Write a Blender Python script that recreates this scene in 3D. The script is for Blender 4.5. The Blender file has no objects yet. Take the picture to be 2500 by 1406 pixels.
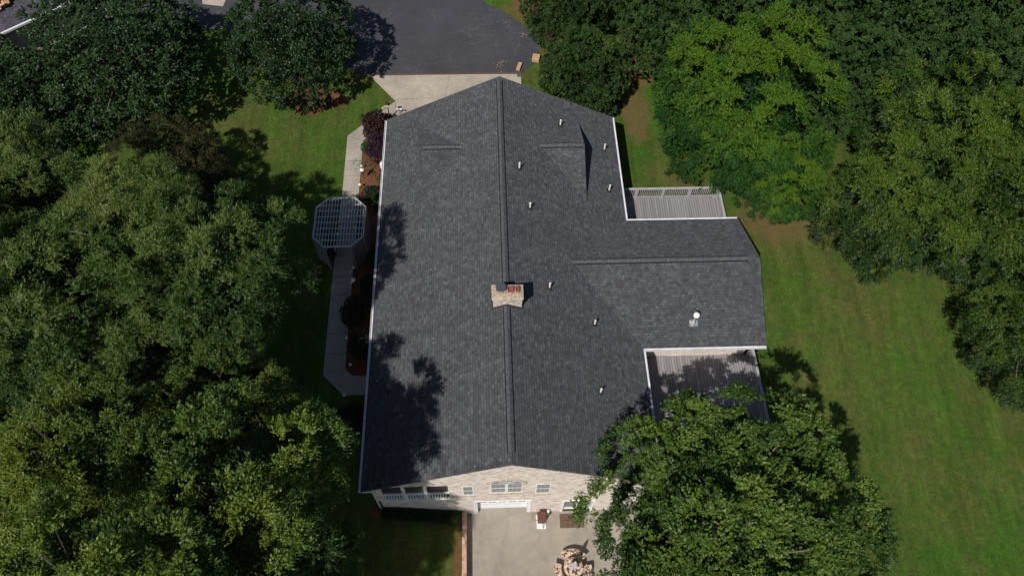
import bpy, math, random
import numpy as np
from mathutils import Vector, Matrix
rad = math.radians
scn = bpy.context.scene
COL = scn.collection

# ------------------------------------------------------------ camera, sky, sun
CAM = (-0.734, -10.156, 40.947); LENS = 1838.1 / 2500 * 36
PITCH, YAW, ROLL = rad(59.272), rad(3.086), rad(1.448)
fwd = Vector((math.sin(YAW) * math.cos(PITCH), math.cos(YAW) * math.cos(PITCH), -math.sin(PITCH)))
rt0 = Vector((math.cos(YAW), -math.sin(YAW), 0)); up0 = rt0.cross(fwd)
rt = rt0 * math.cos(ROLL) + up0 * math.sin(ROLL); up = up0 * math.cos(ROLL) - rt0 * math.sin(ROLL)
cd = bpy.data.cameras.new('camera'); cam = bpy.data.objects.new('camera', cd); COL.objects.link(cam)
cd.sensor_width = 36; cd.lens = LENS; cd.clip_end = 2000; cd.clip_start = 0.5
mw = Matrix((rt, up, -fwd)).transposed().to_4x4(); mw.translation = Vector(CAM); cam.matrix_world = mw
scn.camera = cam
SUN_AZ, SUN_EL = rad(32), rad(50)           # light travels toward azimuth 32 deg (from +y to +x)
w = bpy.data.worlds.new('World'); scn.world = w; w.use_nodes = True
nt = w.node_tree; nt.nodes.clear()
sky = nt.nodes.new('ShaderNodeTexSky'); sky.sky_type = 'NISHITA'; sky.sun_disc = False
sky.sun_elevation = SUN_EL; sky.sun_rotation = SUN_AZ + math.pi
bg = nt.nodes.new('ShaderNodeBackground'); bg.inputs[1].default_value = 0.055
wo = nt.nodes.new('ShaderNodeOutputWorld'); nt.links.new(sky.outputs[0], bg.inputs[0]); nt.links.new(bg.outputs[0], wo.inputs[0])
sl = bpy.data.lights.new('sun', 'SUN'); sl.energy = 4.6; sl.angle = rad(0.55); sl.color = (1, 0.95, 0.88)
so = bpy.data.objects.new('sun', sl); COL.objects.link(so)
SD = Vector((math.sin(SUN_AZ) * math.cos(SUN_EL), math.cos(SUN_AZ) * math.cos(SUN_EL), -math.sin(SUN_EL)))
so.rotation_euler = SD.to_track_quat('-Z', 'Y').to_euler(); so.location = (-20, -30, 60)
scn.view_settings.view_transform = 'Standard'; scn.view_settings.look = 'None'
scn.view_settings.exposure = 0.0; scn.view_settings.gamma = 1
scn.cycles.max_bounces = 6; scn.cycles.transparent_max_bounces = 4

# ------------------------------------------------------------ material helpers
class NT:
    def __init__(s, name, rough=0.8, spec=0.3):
        s.m = bpy.data.materials.new(name); s.m.use_nodes = True; s.t = s.m.node_tree
        s.b = s.t.nodes['Principled BSDF']; s.out = s.t.nodes['Material Output']
        s.b.inputs['Roughness'].default_value = rough; s.b.inputs['Specular IOR Level'].default_value = spec
    def n(s, typ, ins=None, **kw):
        x = s.t.nodes.new(typ)
        for k, v in kw.items(): setattr(x, k, v)
        for k, v in (ins or {}).items(): s.put(x.inputs[k], v)
        return x
    def put(s, sock, v):
        if hasattr(v, 'is_output'): s.t.links.new(v, sock)
        elif isinstance(v, (tuple, list)) and len(v) == 3 and sock.type == 'RGBA': sock.default_value = (*v, 1)
        else: sock.default_value = v
    def coord(s, k='Object'): return s.n('ShaderNodeTexCoord').outputs[k]
    def noise(s, vec, scale, detail=4, rough=0.6, dist=0.0):
        return s.n('ShaderNodeTexNoise', {'Vector': vec, 'Scale': scale, 'Detail': detail, 'Roughness': rough, 'Distortion': dist}).outputs['Fac']
    def ramp(s, f, stops, interp='LINEAR'):
        r = s.n('ShaderNodeValToRGB', {0: f}); e = r.color_ramp; e.interpolation = interp
        while len(e.elements) < len(stops): e.elements.new(0.5)
        for el, (p, c) in zip(e.elements, stops):
            el.position = p; el.color = (*c, 1) if isinstance(c, (tuple, list)) else (c, c, c, 1)
        return r.outputs[0]
    def mix(s, f, a, b, mode='MIX'):
        x = s.n('ShaderNodeMix', data_type='RGBA', blend_type=mode); s.put(x.inputs[0], f); s.put(x.inputs[6], a); s.put(x.inputs[7], b)
        return x.outputs[2]
    def math(s, op, a, b=0.5, clamp=False):
        x = s.n('ShaderNodeMath', operation=op, use_clamp=clamp); s.put(x.inputs[0], a); s.put(x.inputs[1], b); return x.outputs[0]
    def mapping(s, vec, scale=(1, 1, 1), loc=(0, 0, 0), rot=(0, 0, 0)):
        return s.n('ShaderNodeMapping', {'Vector': vec, 'Scale': scale, 'Location': loc, 'Rotation': rot}).outputs[0]
    def col(s, c): s.put(s.b.inputs['Base Color'], c); return s
    def bump(s, h, st=0.3, dist=0.02):
        x = s.n('ShaderNodeBump', {'Height': h, 'Strength': st, 'Distance': dist}); s.put(s.b.inputs['Normal'], x.outputs[0]); return s
    def brick(s, vec, c1, c2, mc, bw, rh, ms, bias=0.0, off=0.5):
        return s.n('ShaderNodeTexBrick', {'Vector': vec, 'Color1': c1, 'Color2': c2, 'Mortar': mc, 'Scale': 1.0, 'Mortar Size': ms, 'Mortar Smooth': 0.1, 'Bias': bias, 'Brick Width': bw, 'Row Height': rh}, offset=off)

def mul(c, k): return tuple(x * k for x in c)
def plain(name, c, rough=0.6, spec=0.4, var=0.12, scale=6.0, metal=0.0):
    s = NT(name, rough, spec); n = s.noise(s.coord(), scale, 5)
    s.col(s.ramp(n, [(0.3, mul(c, 1 - var)), (0.7, mul(c, 1 + var))])); s.b.inputs['Metallic'].default_value = metal
    s.bump(s.noise(s.coord(), scale * 8), 0.15, 0.01); return s.m

def m_shingle(name='shingle', k=1.0, tint=(1.0, 1.05, 1.15)):
    s = NT(name, 0.9, 0.25); uv = s.coord('UV')
    # uneven tab edges
    wob = s.n('ShaderNodeTexNoise', {'Vector': s.mapping(uv, (3.0, 7.0, 1)), 'Scale': 1.0, 'Detail': 2.0})
    vec = s.mix(0.035, uv, wob.outputs['Color'], 'LINEAR_LIGHT')
    a = s.brick(vec, (0, 0, 0), (1, 1, 1), (0, 0, 0), 0.21, 0.143, 0.0)
    b = s.brick(s.mapping(vec, loc=(0.11, 0, 0)), (0, 0, 0), (1, 1, 1), (0, 0, 0), 0.131, 0.143, 0.0, 0.0, 0.37)
    f = s.math('ADD', s.math('MULTIPLY', a.outputs[0], 0.55), s.math('MULTIPLY', b.outputs[0], 0.45))
    t = lambda v: tuple(v * x * k * .94 for x in tint)
    c = s.ramp(f, [(0.05, t(0.050)), (0.35, t(0.068)), (0.6, t(0.078)), (0.95, t(0.112))])
    edge = s.brick(s.mapping(vec, loc=(0.0, 0.0, 0)), (1, 1, 1), (1, 1, 1), (0.45, 0.45, 0.46), 0.21, 0.143, 0.009)
    c = s.mix(1.0, c, edge.outputs[0], 'MULTIPLY')
    big = s.noise(uv, 0.35, 5, 0.6)
    c = s.mix(1.0, c, s.ramp(big, [(0.3, 0.96), (0.7, 1.04)]), 'MULTIPLY')
    gr = s.noise(uv, 60, 2); c = s.mix(1.0, c, s.ramp(gr, [(0.3, 0.8), (0.7, 1.2)]), 'MULTIPLY')
    streak = s.noise(s.mapping(uv, (1.6, 0.12, 1)), 1.0, 3); c = s.mix(1.0, c, s.ramp(streak, [(0.35, 0.93), (0.7, 1.08)]), 'MULTIPLY')
    if 'Diffuse Roughness' in s.b.inputs: s.b.inputs['Diffuse Roughness'].default_value = 0.45
    s.col(c); s.bump(s.math('ADD', f, edge.outputs[0]), 0.5, 0.012); return s.m

def m_brick(name, c1, c2, mort, dirt=0.0, bw=0.2, rh=0.067):
    s = NT(name, 0.9, 0.2); uv = s.coord('UV')
    a = s.brick(uv, c1, c2, mort, bw, rh, 0.010)
    b = s.brick(uv, (0, 0, 0), (1, 1, 1), (0.5, 0.5, 0.5), bw, rh, 0.0)
    c = s.mix(1.0, a.outputs[0], s.ramp(b.outputs[0], [(0.0, 0.62), (0.2, 0.95), (0.8, 1.05), (1.0, 1.2)]), 'MULTIPLY')
    n = s.noise(s.mapping(uv, (1, .4, 1)), 1.1, 5); c = s.mix(1.0, c, s.ramp(n, [(0.3, 0.94), (0.7, 1.05)]), 'MULTIPLY')
    n2 = s.noise(uv, 25, 3); c = s.mix(1.0, c, s.ramp(n2, [(0.3, 0.85), (0.7, 1.15)]), 'MULTIPLY')
    if dirt: c = s.mix(s.ramp(s.noise(s.coord(), 5, 5), [(0.42, 0.0), (0.62, dirt)]), c, (0.06, 0.05, 0.035))
    s.col(c); s.bump(a.outputs[1], -0.3, 0.01); return s.m

def m_concrete(name, c, slab=0.0, stains=0.5, yl=None):
    s = NT(name, 0.88, 0.25); o = s.coord()
    n = s.noise(o, 0.5, 6, 0.65); n2 = s.noise(o, 3.0, 6, 0.7); n3 = s.noise(o, 40, 3)
    k = s.ramp(n, [(0.3, mul(c, 0.78)), (0.7, mul(c, 1.12))])
    k = s.mix(1.0, k, s.ramp(n2, [(0.3, 0.86), (0.7, 1.1)]), 'MULTIPLY'); k = s.mix(1.0, k, s.ramp(n3, [(0.3, 0.86), (0.7, 1.12)]), 'MULTIPLY')
    st = s.ramp(s.noise(s.mapping(o, loc=(4, 3, 0)), 0.9, 5, 0.7), [(0.56, 0.0), (0.72, stains)])
    k = s.mix(st, k, mul((0.75, 0.8, 0.62), c[1] * 0.75)); s.col(k); s.bump(n3, 0.15, 0.01); return s.m

def m_grass():
    s = NT('lawn_grass', 0.95, 0.1); o = s.coord()
    n = s.noise(o, 0.13, 6, 0.62); n2 = s.noise(s.mapping(o, loc=(9, 2, 0)), 0.55, 6, 0.7); n3 = s.noise(o, 5, 5, 0.75); n4 = s.noise(o, 11, 5, 0.85)
    c = s.ramp(n, [(0.30, (0.082, 0.086, 0.024)), (0.48, (0.066, 0.098, 0.019)), (0.66, (0.044, 0.112, 0.012))])
    c = s.mix(s.ramp(n2, [(0.46, 0.0), (0.72, 0.7)]), c, (0.118, 0.100, 0.036))
    c = s.mix(s.ramp(s.noise(s.mapping(o, loc=(3, 7, 0)), 0.9, 6, 0.7), [(0.48, 0.0), (0.66, 0.55)]), c, (0.040, 0.108, 0.011))
    mow = s.noise(s.mapping(o, (1.5, 0.12, 1), rot=(0, 0, 0.25)), 1.0, 4, 0.65); c = s.mix(1.0, c, s.ramp(mow, [(0.32, 0.72), (0.68, 1.10)]), 'MULTIPLY')
    c = s.mix(1.0, c, s.ramp(s.noise(o, 2.2, 5, 0.7), [(0.28, 0.74), (0.72, 1.24)]), 'MULTIPLY')
    c = s.mix(1.0, c, s.ramp(n3, [(0.25, 0.70), (0.75, 1.30)]), 'MULTIPLY'); c = s.mix(1.0, c, s.ramp(n4, [(0.25, 0.6), (0.75, 1.4)]), 'MULTIPLY')
    # bare red clay and dry turf patches that have a place of their own under the trees
    xyz = s.n('ShaderNodeSeparateXYZ', {0: o})
    def patch(cx, cy, rx, ry):
        dx = s.math('MULTIPLY', s.math('SUBTRACT', xyz.outputs[0], cx), 1 / rx); dy = s.math('MULTIPLY', s.math('SUBTRACT', xyz.outputs[1], cy), 1 / ry)
        d = s.math('ADD', s.math('MULTIPLY', dx, dx), s.math('MULTIPLY', dy, dy))
        d = s.math('ADD', d, s.math('MULTIPLY', s.math('SUBTRACT', s.noise(o, 1.2, 5, 0.7), 0.5), 3.2))
        return s.math('SUBTRACT', 1.0, s.math('SUBTRACT', d, 0.45), True)
    dry = (0.135, 0.092, 0.042); clay = (0.17, 0.075, 0.038)
    for (cx, cy, rx, ry, cc) in DIRT:
        c = s.mix(s.math('MULTIPLY', patch(cx, cy, rx, ry), 0.8 if rx < 2.9 else 0.4), c, clay if cc else dry)
    s.col(c); s.bump(s.math('ADD', n3, n4), 0.8, 0.06); return s.m

def m_asphalt():
    s = NT('asphalt', 0.85, 0.3); o = s.coord()
    n = s.noise(o, 0.35, 6, 0.6); n2 = s.noise(o, 12, 5, 0.7); n3 = s.noise(o, 60, 2)
    c = s.ramp(n, [(0.3, (0.038, 0.039, 0.047)), (0.7, (0.058, 0.059, 0.070))])
    c = s.mix(1.0, c, s.ramp(n2, [(0.3, 0.85), (0.7, 1.15)]), 'MULTIPLY'); c = s.mix(1.0, c, s.ramp(n3, [(0.3, 0.75), (0.7, 1.3)]), 'MULTIPLY')
    wv = s.mix(0.45, o, s.n('ShaderNodeTexNoise', {'Vector': o, 'Scale': 1.3, 'Detail': 5.0}).outputs['Color'], 'LINEAR_LIGHT')
    v = s.n('ShaderNodeTexVoronoi', {'Vector': wv, 'Scale': 0.42}, feature='DISTANCE_TO_EDGE').outputs[0]
    ck = s.math('MULTIPLY', s.ramp(v, [(0.0, 1.0), (0.018, 0.0)]), s.ramp(s.noise(o, 0.5, 4), [(0.45, 0.0), (0.6, 0.55)]))
    c = s.mix(s.math('MULTIPLY', ck, 0.6), c, (0.13, 0.13, 0.14))
    sc = s.math('MULTIPLY', s.ramp(s.noise(s.mapping(o, (1, 2.2, 1), rot=(0, 0, 0.5)), 1.2, 7, 0.75), [(0.54, 0.0), (0.72, 0.7)]), s.ramp(s.noise(s.mapping(o, loc=(5, 5, 0)), 0.18, 3), [(0.42, 0.0), (0.6, 1.0)]))
    c = s.mix(sc, c, (0.13, 0.128, 0.135)); s.col(c); s.bump(n3, 0.3, 0.01); return s.m

def m_mulch(name='mulch', c=(0.150, 0.070, 0.038)):
    s = NT(name, 0.95, 0.1); o = s.coord(); n = s.noise(o, 1.2, 5); n2 = s.noise(s.mapping(o, (1, 2.4, 1), rot=(0, 0, 0.7)), 26, 4, 0.8)
    k = s.ramp(n, [(0.3, mul(c, 0.7)), (0.7, mul(c, 1.2))]); k = s.mix(1.0, k, s.ramp(n2, [(0.3, 0.45), (0.7, 1.5)]), 'MULTIPLY')
    s.col(k); s.bump(n2, 0.8, 0.04); return s.m

def m_planks(name, c, pitch=0.15):
    s = NT(name, 0.8, 0.3); o = s.coord(); x = s.n('ShaderNodeSeparateXYZ', {0: o}).outputs[0]
    q = s.math('MULTIPLY', x, 1 / pitch); fr = s.math('FRACT', q); fl = s.math('FLOOR', q)
    wn = s.n('ShaderNodeTexWhiteNoise', {'W': fl}, noise_dimensions='1D').outputs[0]
    k = s.ramp(wn, [(0, mul(c, 0.85)), (1, mul(c, 1.12))])
    k = s.mix(1.0, k, s.ramp(s.noise(s.mapping(o, (22, 1.2, 1)), 1, 4), [(0.3, 0.85), (0.7, 1.12)]), 'MULTIPLY')
    k = s.mix(1.0, k, s.ramp(fr, [(0.0, 0.22), (0.12, 0.25), (0.17, 1.0)]), 'MULTIPLY'); s.col(k); return s.m

def m_mosaic():
    s = NT('mosaic_tile', 0.5, 0.4); o = s.coord()
    v = s.n('ShaderNodeTexVoronoi', {'Vector': o, 'Scale': 15.0, 'Randomness': 0.8}); g = s.n('ShaderNodeSeparateColor', {0: v.outputs['Color']}).outputs[0]
    s.col(s.ramp(g, [(0.0, (0.10, 0.055, 0.040)), (0.45, (0.56, 0.38, 0.29)), (0.72, (0.60, 0.50, 0.38))], 'CONSTANT')); return s.m

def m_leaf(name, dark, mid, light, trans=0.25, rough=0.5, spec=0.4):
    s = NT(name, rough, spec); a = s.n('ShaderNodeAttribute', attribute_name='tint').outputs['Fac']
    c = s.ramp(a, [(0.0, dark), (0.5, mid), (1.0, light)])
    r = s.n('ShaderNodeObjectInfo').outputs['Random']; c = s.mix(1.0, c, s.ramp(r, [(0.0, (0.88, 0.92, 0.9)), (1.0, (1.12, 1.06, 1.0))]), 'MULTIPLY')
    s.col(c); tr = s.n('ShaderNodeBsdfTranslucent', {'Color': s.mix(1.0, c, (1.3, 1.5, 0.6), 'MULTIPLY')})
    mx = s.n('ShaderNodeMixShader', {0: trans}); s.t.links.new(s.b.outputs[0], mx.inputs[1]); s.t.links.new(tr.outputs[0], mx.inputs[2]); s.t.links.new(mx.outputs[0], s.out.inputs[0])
    return s.m

# red clay / dry turf: x, y, rx, ry, is_clay
DIRT = [(9.9, 31.5, 1.6, 2.2, 1), (12.8, 21.0, 3.0, 1.4, 0), (13.6, 22.3, 1.6, .8, 1), (9.5, 26.5, 1.0, 2.6, 0), (18.6, 21.5, 1.8, 2.6, 1),
        (17.5, 17.5, 2.6, 2.0, 0), (-2.75, -3.5, 0.22, 2.6, 1), (-6.3, -0.1, 1.3, .35, 1), (3.0, 37.5, 2.2, 1.4, 1), (4.3, 33.2, 0.9, 2.6, 1),]

M = dict(
 shingle=m_shingle(), cap=plain('ridge_cap_shingle', (0.072, 0.077, 0.086), 0.9, 0.2, 0.35, 7), vent=plain('vent_shadow_black', (0.008, 0.008, 0.008), 0.9),
 nshingle=m_shingle('neighbour_shingle', 1.15, (1.0, 0.95, 1.2)),
 brick=m_brick('cream_brick', (0.66, 0.54, 0.46), (0.75, 0.68, 0.63), (0.58, 0.53, 0.49)),
 soldier=m_brick('soldier_brick', (0.52, 0.38, 0.28), (0.62, 0.50, 0.42), (0.42, 0.36, 0.30), 0, 0.067, 0.2),
 cbrick=m_brick('chimney_brick', (0.60, 0.49, 0.42), (0.70, 0.61, 0.55), (0.50, 0.44, 0.38), 0.3),
 rbrick=m_brick('retaining_brick', (0.50, 0.29, 0.20), (0.58, 0.40, 0.31), (0.40, 0.30, 0.25), 0.3, 0.09, 0.2),
 crown=plain('mortar_crown', (0.36, 0.29, 0.21), 0.95, 0.2, 0.5, 9), clay=plain('clay_flue', (0.26, 0.09, 0.075), 0.8, 0.3, 0.3, 8), soot=plain('soot', (0.01, 0.008, 0.008), 0.95),
 white=plain('white_paint', (0.78, 0.79, 0.80), 0.5, 0.4, 0.05, 2), gut=plain('gutter_white', (0.66, 0.66, 0.70), 0.45, 0.4, 0.12, 3),
 door=plain('garage_door_white', (0.80, 0.82, 0.84), 0.4, 0.4, 0.03, 1), pvc=plain('white_pvc', (0.78, 0.78, 0.76), 0.5, 0.4, 0.08, 8),
 screen=plain('porch_screen_mesh', (0.040, 0.040, 0.042), 0.5, 0.5, 0.25, 2), glass=None, blind=None, galv=plain('galvanized_metal', (0.50, 0.51, 0.52), 0.35, 0.5, 0.2, 8, 0.7), lead=plain('flashing_dark', (0.035, 0.033, 0.035), 0.7, 0.3),
 hood=plain('dark_hood', (0.055, 0.065, 0.080), 0.6, 0.3, 0.1, 5), dark=plain('dark_interior', (0.030, 0.030, 0.032), 0.9), pfloor=plain('porch_floor', (0.12, 0.12, 0.125), 0.8),
 grass=m_grass(), asphalt=m_asphalt(), mulch=m_mulch(), apron=m_concrete('driveway_concrete', (0.39, 0.345, 0.285), stains=0.25), walk=m_concrete('sidewalk_concrete', (0.36, 0.325, 0.275), stains=0.2),
 patio=m_concrete('patio_concrete', (0.315, 0.280, 0.235), stains=0.45), joint=plain('joint', (0.10, 0.09, 0.08), 0.95), edge=plain('rust_edging', (0.10, 0.055, 0.04), 0.9),
 deck=m_planks('deck_boards', (0.235, 0.225, 0.235)), rail=plain('deck_rail_grey', (0.33, 0.325, 0.34), 0.7, 0.3, 0.15, 4), lattice=plain('shaded_weathered_wood', (0.20, 0.20, 0.21), 0.8, 0.25, 0.2, 5), slat=plain('lit_slat_wood', (0.46, 0.455, 0.46), 0.7, 0.3, 0.12, 6),  # pergola sides coloured darker as if shaded, top slats paler as if lit
 bark=plain('bark', (0.10, 0.075, 0.055), 0.9, 0.2, 0.35, 5), pbark=plain('pale_bark', (0.22, 0.18, 0.14), 0.85, 0.2, 0.3, 5),
 black=plain('black_metal', (0.015, 0.015, 0.016), 0.5), glow=plain('frosted_glass', (0.85, 0.80, 0.70), 0.3, 0.5, 0.03), brown=plain('brown_lid', (0.115, 0.042, 0.030), 0.6, 0.35, 0.15, 6),
 mat=plain('brown_mat', (0.135, 0.088, 0.060), 0.95, 0.1, 0.25, 9), mosaic=m_mosaic(), rim=plain('table_rim', (0.50, 0.40, 0.28), 0.7), umb=plain('umbrella_cloth', (0.50, 0.49, 0.54), 0.85, 0.2, 0.12, 6),
 stone=plain('tan_stone', (0.42, 0.29, 0.15), 0.9, 0.2, 0.25, 8), tan=plain('tan_scrap', (0.50, 0.30, 0.17), 0.9, 0.2, 0.4, 6), slate=plain('slate_plate', (0.07, 0.075, 0.09), 0.7),
 D=m_leaf('oak_leaf', (0.008, 0.024, 0.006), (0.023, 0.056, 0.013), (0.060, 0.115, 0.028), 0.12, 0.5, 0.4),
 W=m_leaf('willow_leaf', (0.010, 0.024, 0.004), (0.027, 0.064, 0.007), (0.125, 0.172, 0.034), 0.16, 0.5, 0.35),
 Y=m_leaf('yellowgreen_leaf', (0.011, 0.026, 0.004), (0.029, 0.066, 0.007), (0.112, 0.164, 0.014), 0.16, 0.5, 0.4),
 N=m_leaf('brownish_needle', (0.014, 0.016, 0.006), (0.040, 0.042, 0.014), (0.080, 0.080, 0.030), 0.10, 0.6, 0.2),
 B=m_leaf('bright_leaf', (0.008, 0.036, 0.005), (0.020, 0.068, 0.008), (0.080, 0.150, 0.010), 0.20, 0.6, 0.22),
 F=m_leaf('forest_leaf', (0.009, 0.027, 0.005), (0.023, 0.056, 0.007), (0.074, 0.125, 0.010), 0.18, 0.5, 0.35),
 C=m_leaf('cypress_spray', (0.010, 0.028, 0.006), (0.034, 0.074, 0.014), (0.076, 0.136, 0.026), 0.08, 0.6, 0.25),
 R=m_leaf('glossy_leaf', (0.012, 0.034, 0.005), (0.040, 0.088, 0.010), (0.115, 0.172, 0.024), 0.16, 0.5, 0.35),
 P=m_leaf('purple_leaf', (0.018, 0.006, 0.010), (0.040, 0.013, 0.017), (0.085, 0.028, 0.026), 0.15), P2=m_leaf('plum_leaf', (0.016, 0.008, 0.018), (0.036, 0.015, 0.034), (0.066, 0.030, 0.056), 0.15),
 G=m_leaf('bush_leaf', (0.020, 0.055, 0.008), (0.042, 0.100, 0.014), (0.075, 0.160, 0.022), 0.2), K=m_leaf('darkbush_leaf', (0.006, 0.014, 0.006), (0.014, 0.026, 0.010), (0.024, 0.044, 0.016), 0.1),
 T=m_leaf('turf_blade', (0.030, 0.050, 0.012), (0.058, 0.092, 0.018), (0.110, 0.115, 0.035), 0.1, 0.9, 0.1),
 A=m_leaf('liriope_blade', (0.012, 0.030, 0.008), (0.026, 0.056, 0.014), (0.045, 0.085, 0.022), 0.15),
)
s = NT('window_glass', 0.08, 0.7); s.col((0.035, 0.042, 0.045)); M['glass'] = s.m
s = NT('window_blind', 0.35, 0.5); z = s.n('ShaderNodeSeparateXYZ', {0: s.coord()}).outputs[2]
s.col(s.ramp(s.math('FRACT', s.math('MULTIPLY', z, 9.0)), [(0.0, (0.09, 0.10, 0.10)), (0.3, (0.20, 0.215, 0.215)), (1.0, (0.24, 0.25, 0.25))])); M['blind'] = s.m

# ------------------------------------------------------------ mesh helpers
class MB:
    def __init__(s): s.v = []; s.f = []
    def add(s, vs, fs):
        b = len(s.v); s.v += [tuple(v) for v in vs]; s.f += [tuple(i + b for i in f) for f in fs]; return s
    def box(s, x0, x1, y0, y1, z0, z1):
        return s.add([(x, y, z) for z in (z0, z1) for y in (y0, y1) for x in (x0, x1)],
                     [(0, 2, 3, 1), (4, 5, 7, 6), (0, 1, 5, 4), (2, 6, 7, 3), (0, 4, 6, 2), (1, 3, 7, 5)])
    def bar(s, a, b, w, h, upv=(0, 0, 1)):
        a = Vector(a); b = Vector(b); d = (b - a).normalized(); u = Vector(upv)
        if abs(d.dot(u)) > 0.98: u = Vector((0, 1, 0))
        x = d.cross(u).normalized() * (w / 2); y = x.cross(d).normalized() * (h / 2)
        vs = [p + q for p in (a, b) for q in (-x - y, x - y, x + y, -x + y)]
        return s.add(vs, [(3, 2, 1, 0), (4, 5, 6, 7), (0, 1, 5, 4), (1, 2, 6, 5), (2, 3, 7, 6), (3, 0, 4, 7)])
    def tube(s, pts, rs, n=8, cap=True):
        pts = [Vector(p) for p in pts]; rings = []; b = len(s.v)
        for i, p in enumerate(pts):
            d = (pts[min(i + 1, len(pts) - 1)] - pts[max(i - 1, 0)]).normalized()
            u = Vector((0, 0, 1)) if abs(d.z) < 0.9 else Vector((1, 0, 0)); x = d.cross(u).normalized(); y = x.cross(d)
            for k in range(n):
                a = 2 * math.pi * k / n; s.v.append(tuple(p + (x * math.cos(a) + y * math.sin(a)) * rs[i]))
        for i in range(len(pts) - 1):
            for k in range(n): s.f.append((b + i * n + k, b + i * n + (k + 1) % n, b + (i + 1) * n + (k + 1) % n, b + (i + 1) * n + k))
        if cap: s.f.append(tuple(b + k for k in range(n))[::-1]); s.f.append(tuple(b + (len(pts) - 1) * n + k for k in range(n)))
        return s
    def lathe(s, c, prof, n=16):
        b = len(s.v); c = Vector(c)
        for r, z in prof:
            for k in range(n): a = 2 * math.pi * k / n; s.v.append((c.x + r * math.cos(a), c.y + r * math.sin(a), c.z + z))
        for i in range(len(prof) - 1):
            for k in range(n): s.f.append((b + i * n + k, b + i * n + (k + 1) % n, b + (i + 1) * n + (k + 1) % n, b + (i + 1) * n + k))
        s.f.append(tuple(b + k for k in range(n))[::-1]); s.f.append(tuple(b + (len(prof) - 1) * n + k for k in range(n))); return s
    def prism(s, poly, z0, z1):          # poly counter-clockwise in xy
        n = len(poly); return s.add([(x, y, z0) for x, y in poly] + [(x, y, z1) for x, y in poly],
            [tuple(range(n))[::-1], tuple(range(n, 2 * n))] + [(i, (i + 1) % n, n + (i + 1) % n, n + i) for i in range(n)])
    def slab(s, poly, t):                # poly in 3d seen from above ccw; extruded straight down
        n = len(poly); return s.add([(x, y, z - t) for x, y, z in poly] + list(poly),
            [tuple(range(n))[::-1], tuple(range(n, 2 * n))] + [(i, (i + 1) % n, n + (i + 1) % n, n + i) for i in range(n)])
    def build(s, name, mat, parent=None, smooth=False, bevel=0):
        me = bpy.data.meshes.new(name); me.from_pydata(s.v, [], s.f); me.update()
        uv = me.uv_layers.new(name='UVMap').data; Z = Vector((0, 0, 1))
        for p in me.polygons:
            n = p.normal
            if abs(n.z) > 0.995: u, v = Vector((1, 0, 0)), Vector((0, 1, 0))
            else: v = (Z - n * n.z).normalized(); u = v.cross(n)
            for li in p.loop_indices:
                co = me.vertices[me.loops[li].vertex_index].co; uv[li].uv = (co.dot(u), co.dot(v))
            p.use_smooth = smooth
        me.materials.append(mat); o = bpy.data.objects.new(name, me); COL.objects.link(o)
        if parent:
            o.parent = parent; o.matrix_parent_inverse = Matrix.Identity(4)
            wp = Vector((0, 0, 0)); q = parent
            while q: wp += q.location; q = q.parent
            o.location = -wp
        if bevel: b = o.modifiers.new('bevel', 'BEVEL'); b.width = bevel; b.segments = 2; b.limit_method = 'ANGLE'
        return o
def tag(o, label=None, cat=None, group=None, kind=None):
    if label: o['label'] = label
    if cat: o['category'] = cat
    if group: o['group'] = group
    if kind: o['kind'] = kind
    return o
def empty(name, loc=(0, 0, 0), label=None, cat=None, group=None):
    o = bpy.data.objects.new(name, None); COL.objects.link(o); o.location = loc; o.empty_display_size = 0.3; return tag(o, label, cat, group)

# ------------------------------------------------------------ terrain and paving
def sst(a, b, x): t = min(1, max(0, (x - a) / (b - a))); return t * t * (3 - 2 * t)
def gz(x, y):
    if x < -2.42:
        near = 0.62 + (1.68 - 0.62) * sst(-2.4, -6.8, x)
        return near + (2.45 - near) * sst(0.3, 6.0, y) if y > 0 else near - 0.012 * max(0, -y)
    if x < 7.0:
        return 0.0 if y < 0.9 else 2.40 * sst(3, 14, y) + 0.05 * sst(20, 24, y)
    return -0.02 + 2.42 * sst(-3, 17.5, y) - 0.25 * sst(20, 45, x)
def axis(lo, hi, marks, step, far):
    a = list(np.arange(lo, hi + 0.01, step)) + marks; b = []; d = step
    for sgn, e in ((-1, lo), (1, hi)):
        x = e; d = step
        while abs(x) < far: d *= 1.35; x += sgn * d; b.append(x)
    return sorted(set(round(float(q), 4) for q in a + b))
xs = axis(-30, 32, [-2.43, -2.41, 6.99, 7.01], 0.5, 400); ys = axis(-14, 46, [0.0, 0.3], 0.5, 400)
g = MB(); nx = len(xs)
g.v = [(x, y, gz(x, y)) for y in ys for x in xs]
g.f = [(j * nx + i, j * nx + i + 1, (j + 1) * nx + i + 1, (j + 1) * nx + i) for j in range(len(ys) - 1) for i in range(nx - 1)]
tag(g.build('ground', M['grass'], smooth=True), kind='structure')
G0 = 2.45
def sheet(name, poly, z, mat, t=0.35): return tag(MB().prism(poly, z - t, z).build(name, mat), kind='structure')
sheet('driveway', [(-30, 36.2), (-18, 35.2), (-13.0, 32.6), (-9.6, 30.60), (1.75, 30.50), (2.2, 31.0), (2.75, 31.6), (3.15, 33.0), (3.45, 34.1), (2.5, 35.0), (0.7, 37.1), (-0.6, 38.0), (-2.2, 40), (-4, 46), (-30, 46)], G0 + 0.03, M['asphalt'])
sheet('driveway_apron', [(-7.11, 27.96), (-6.95, 23.2), (1.68, 23.2), (1.70, 30.42), (-9.1, 30.54)], G0 + 0.04, M['apron'])
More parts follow.
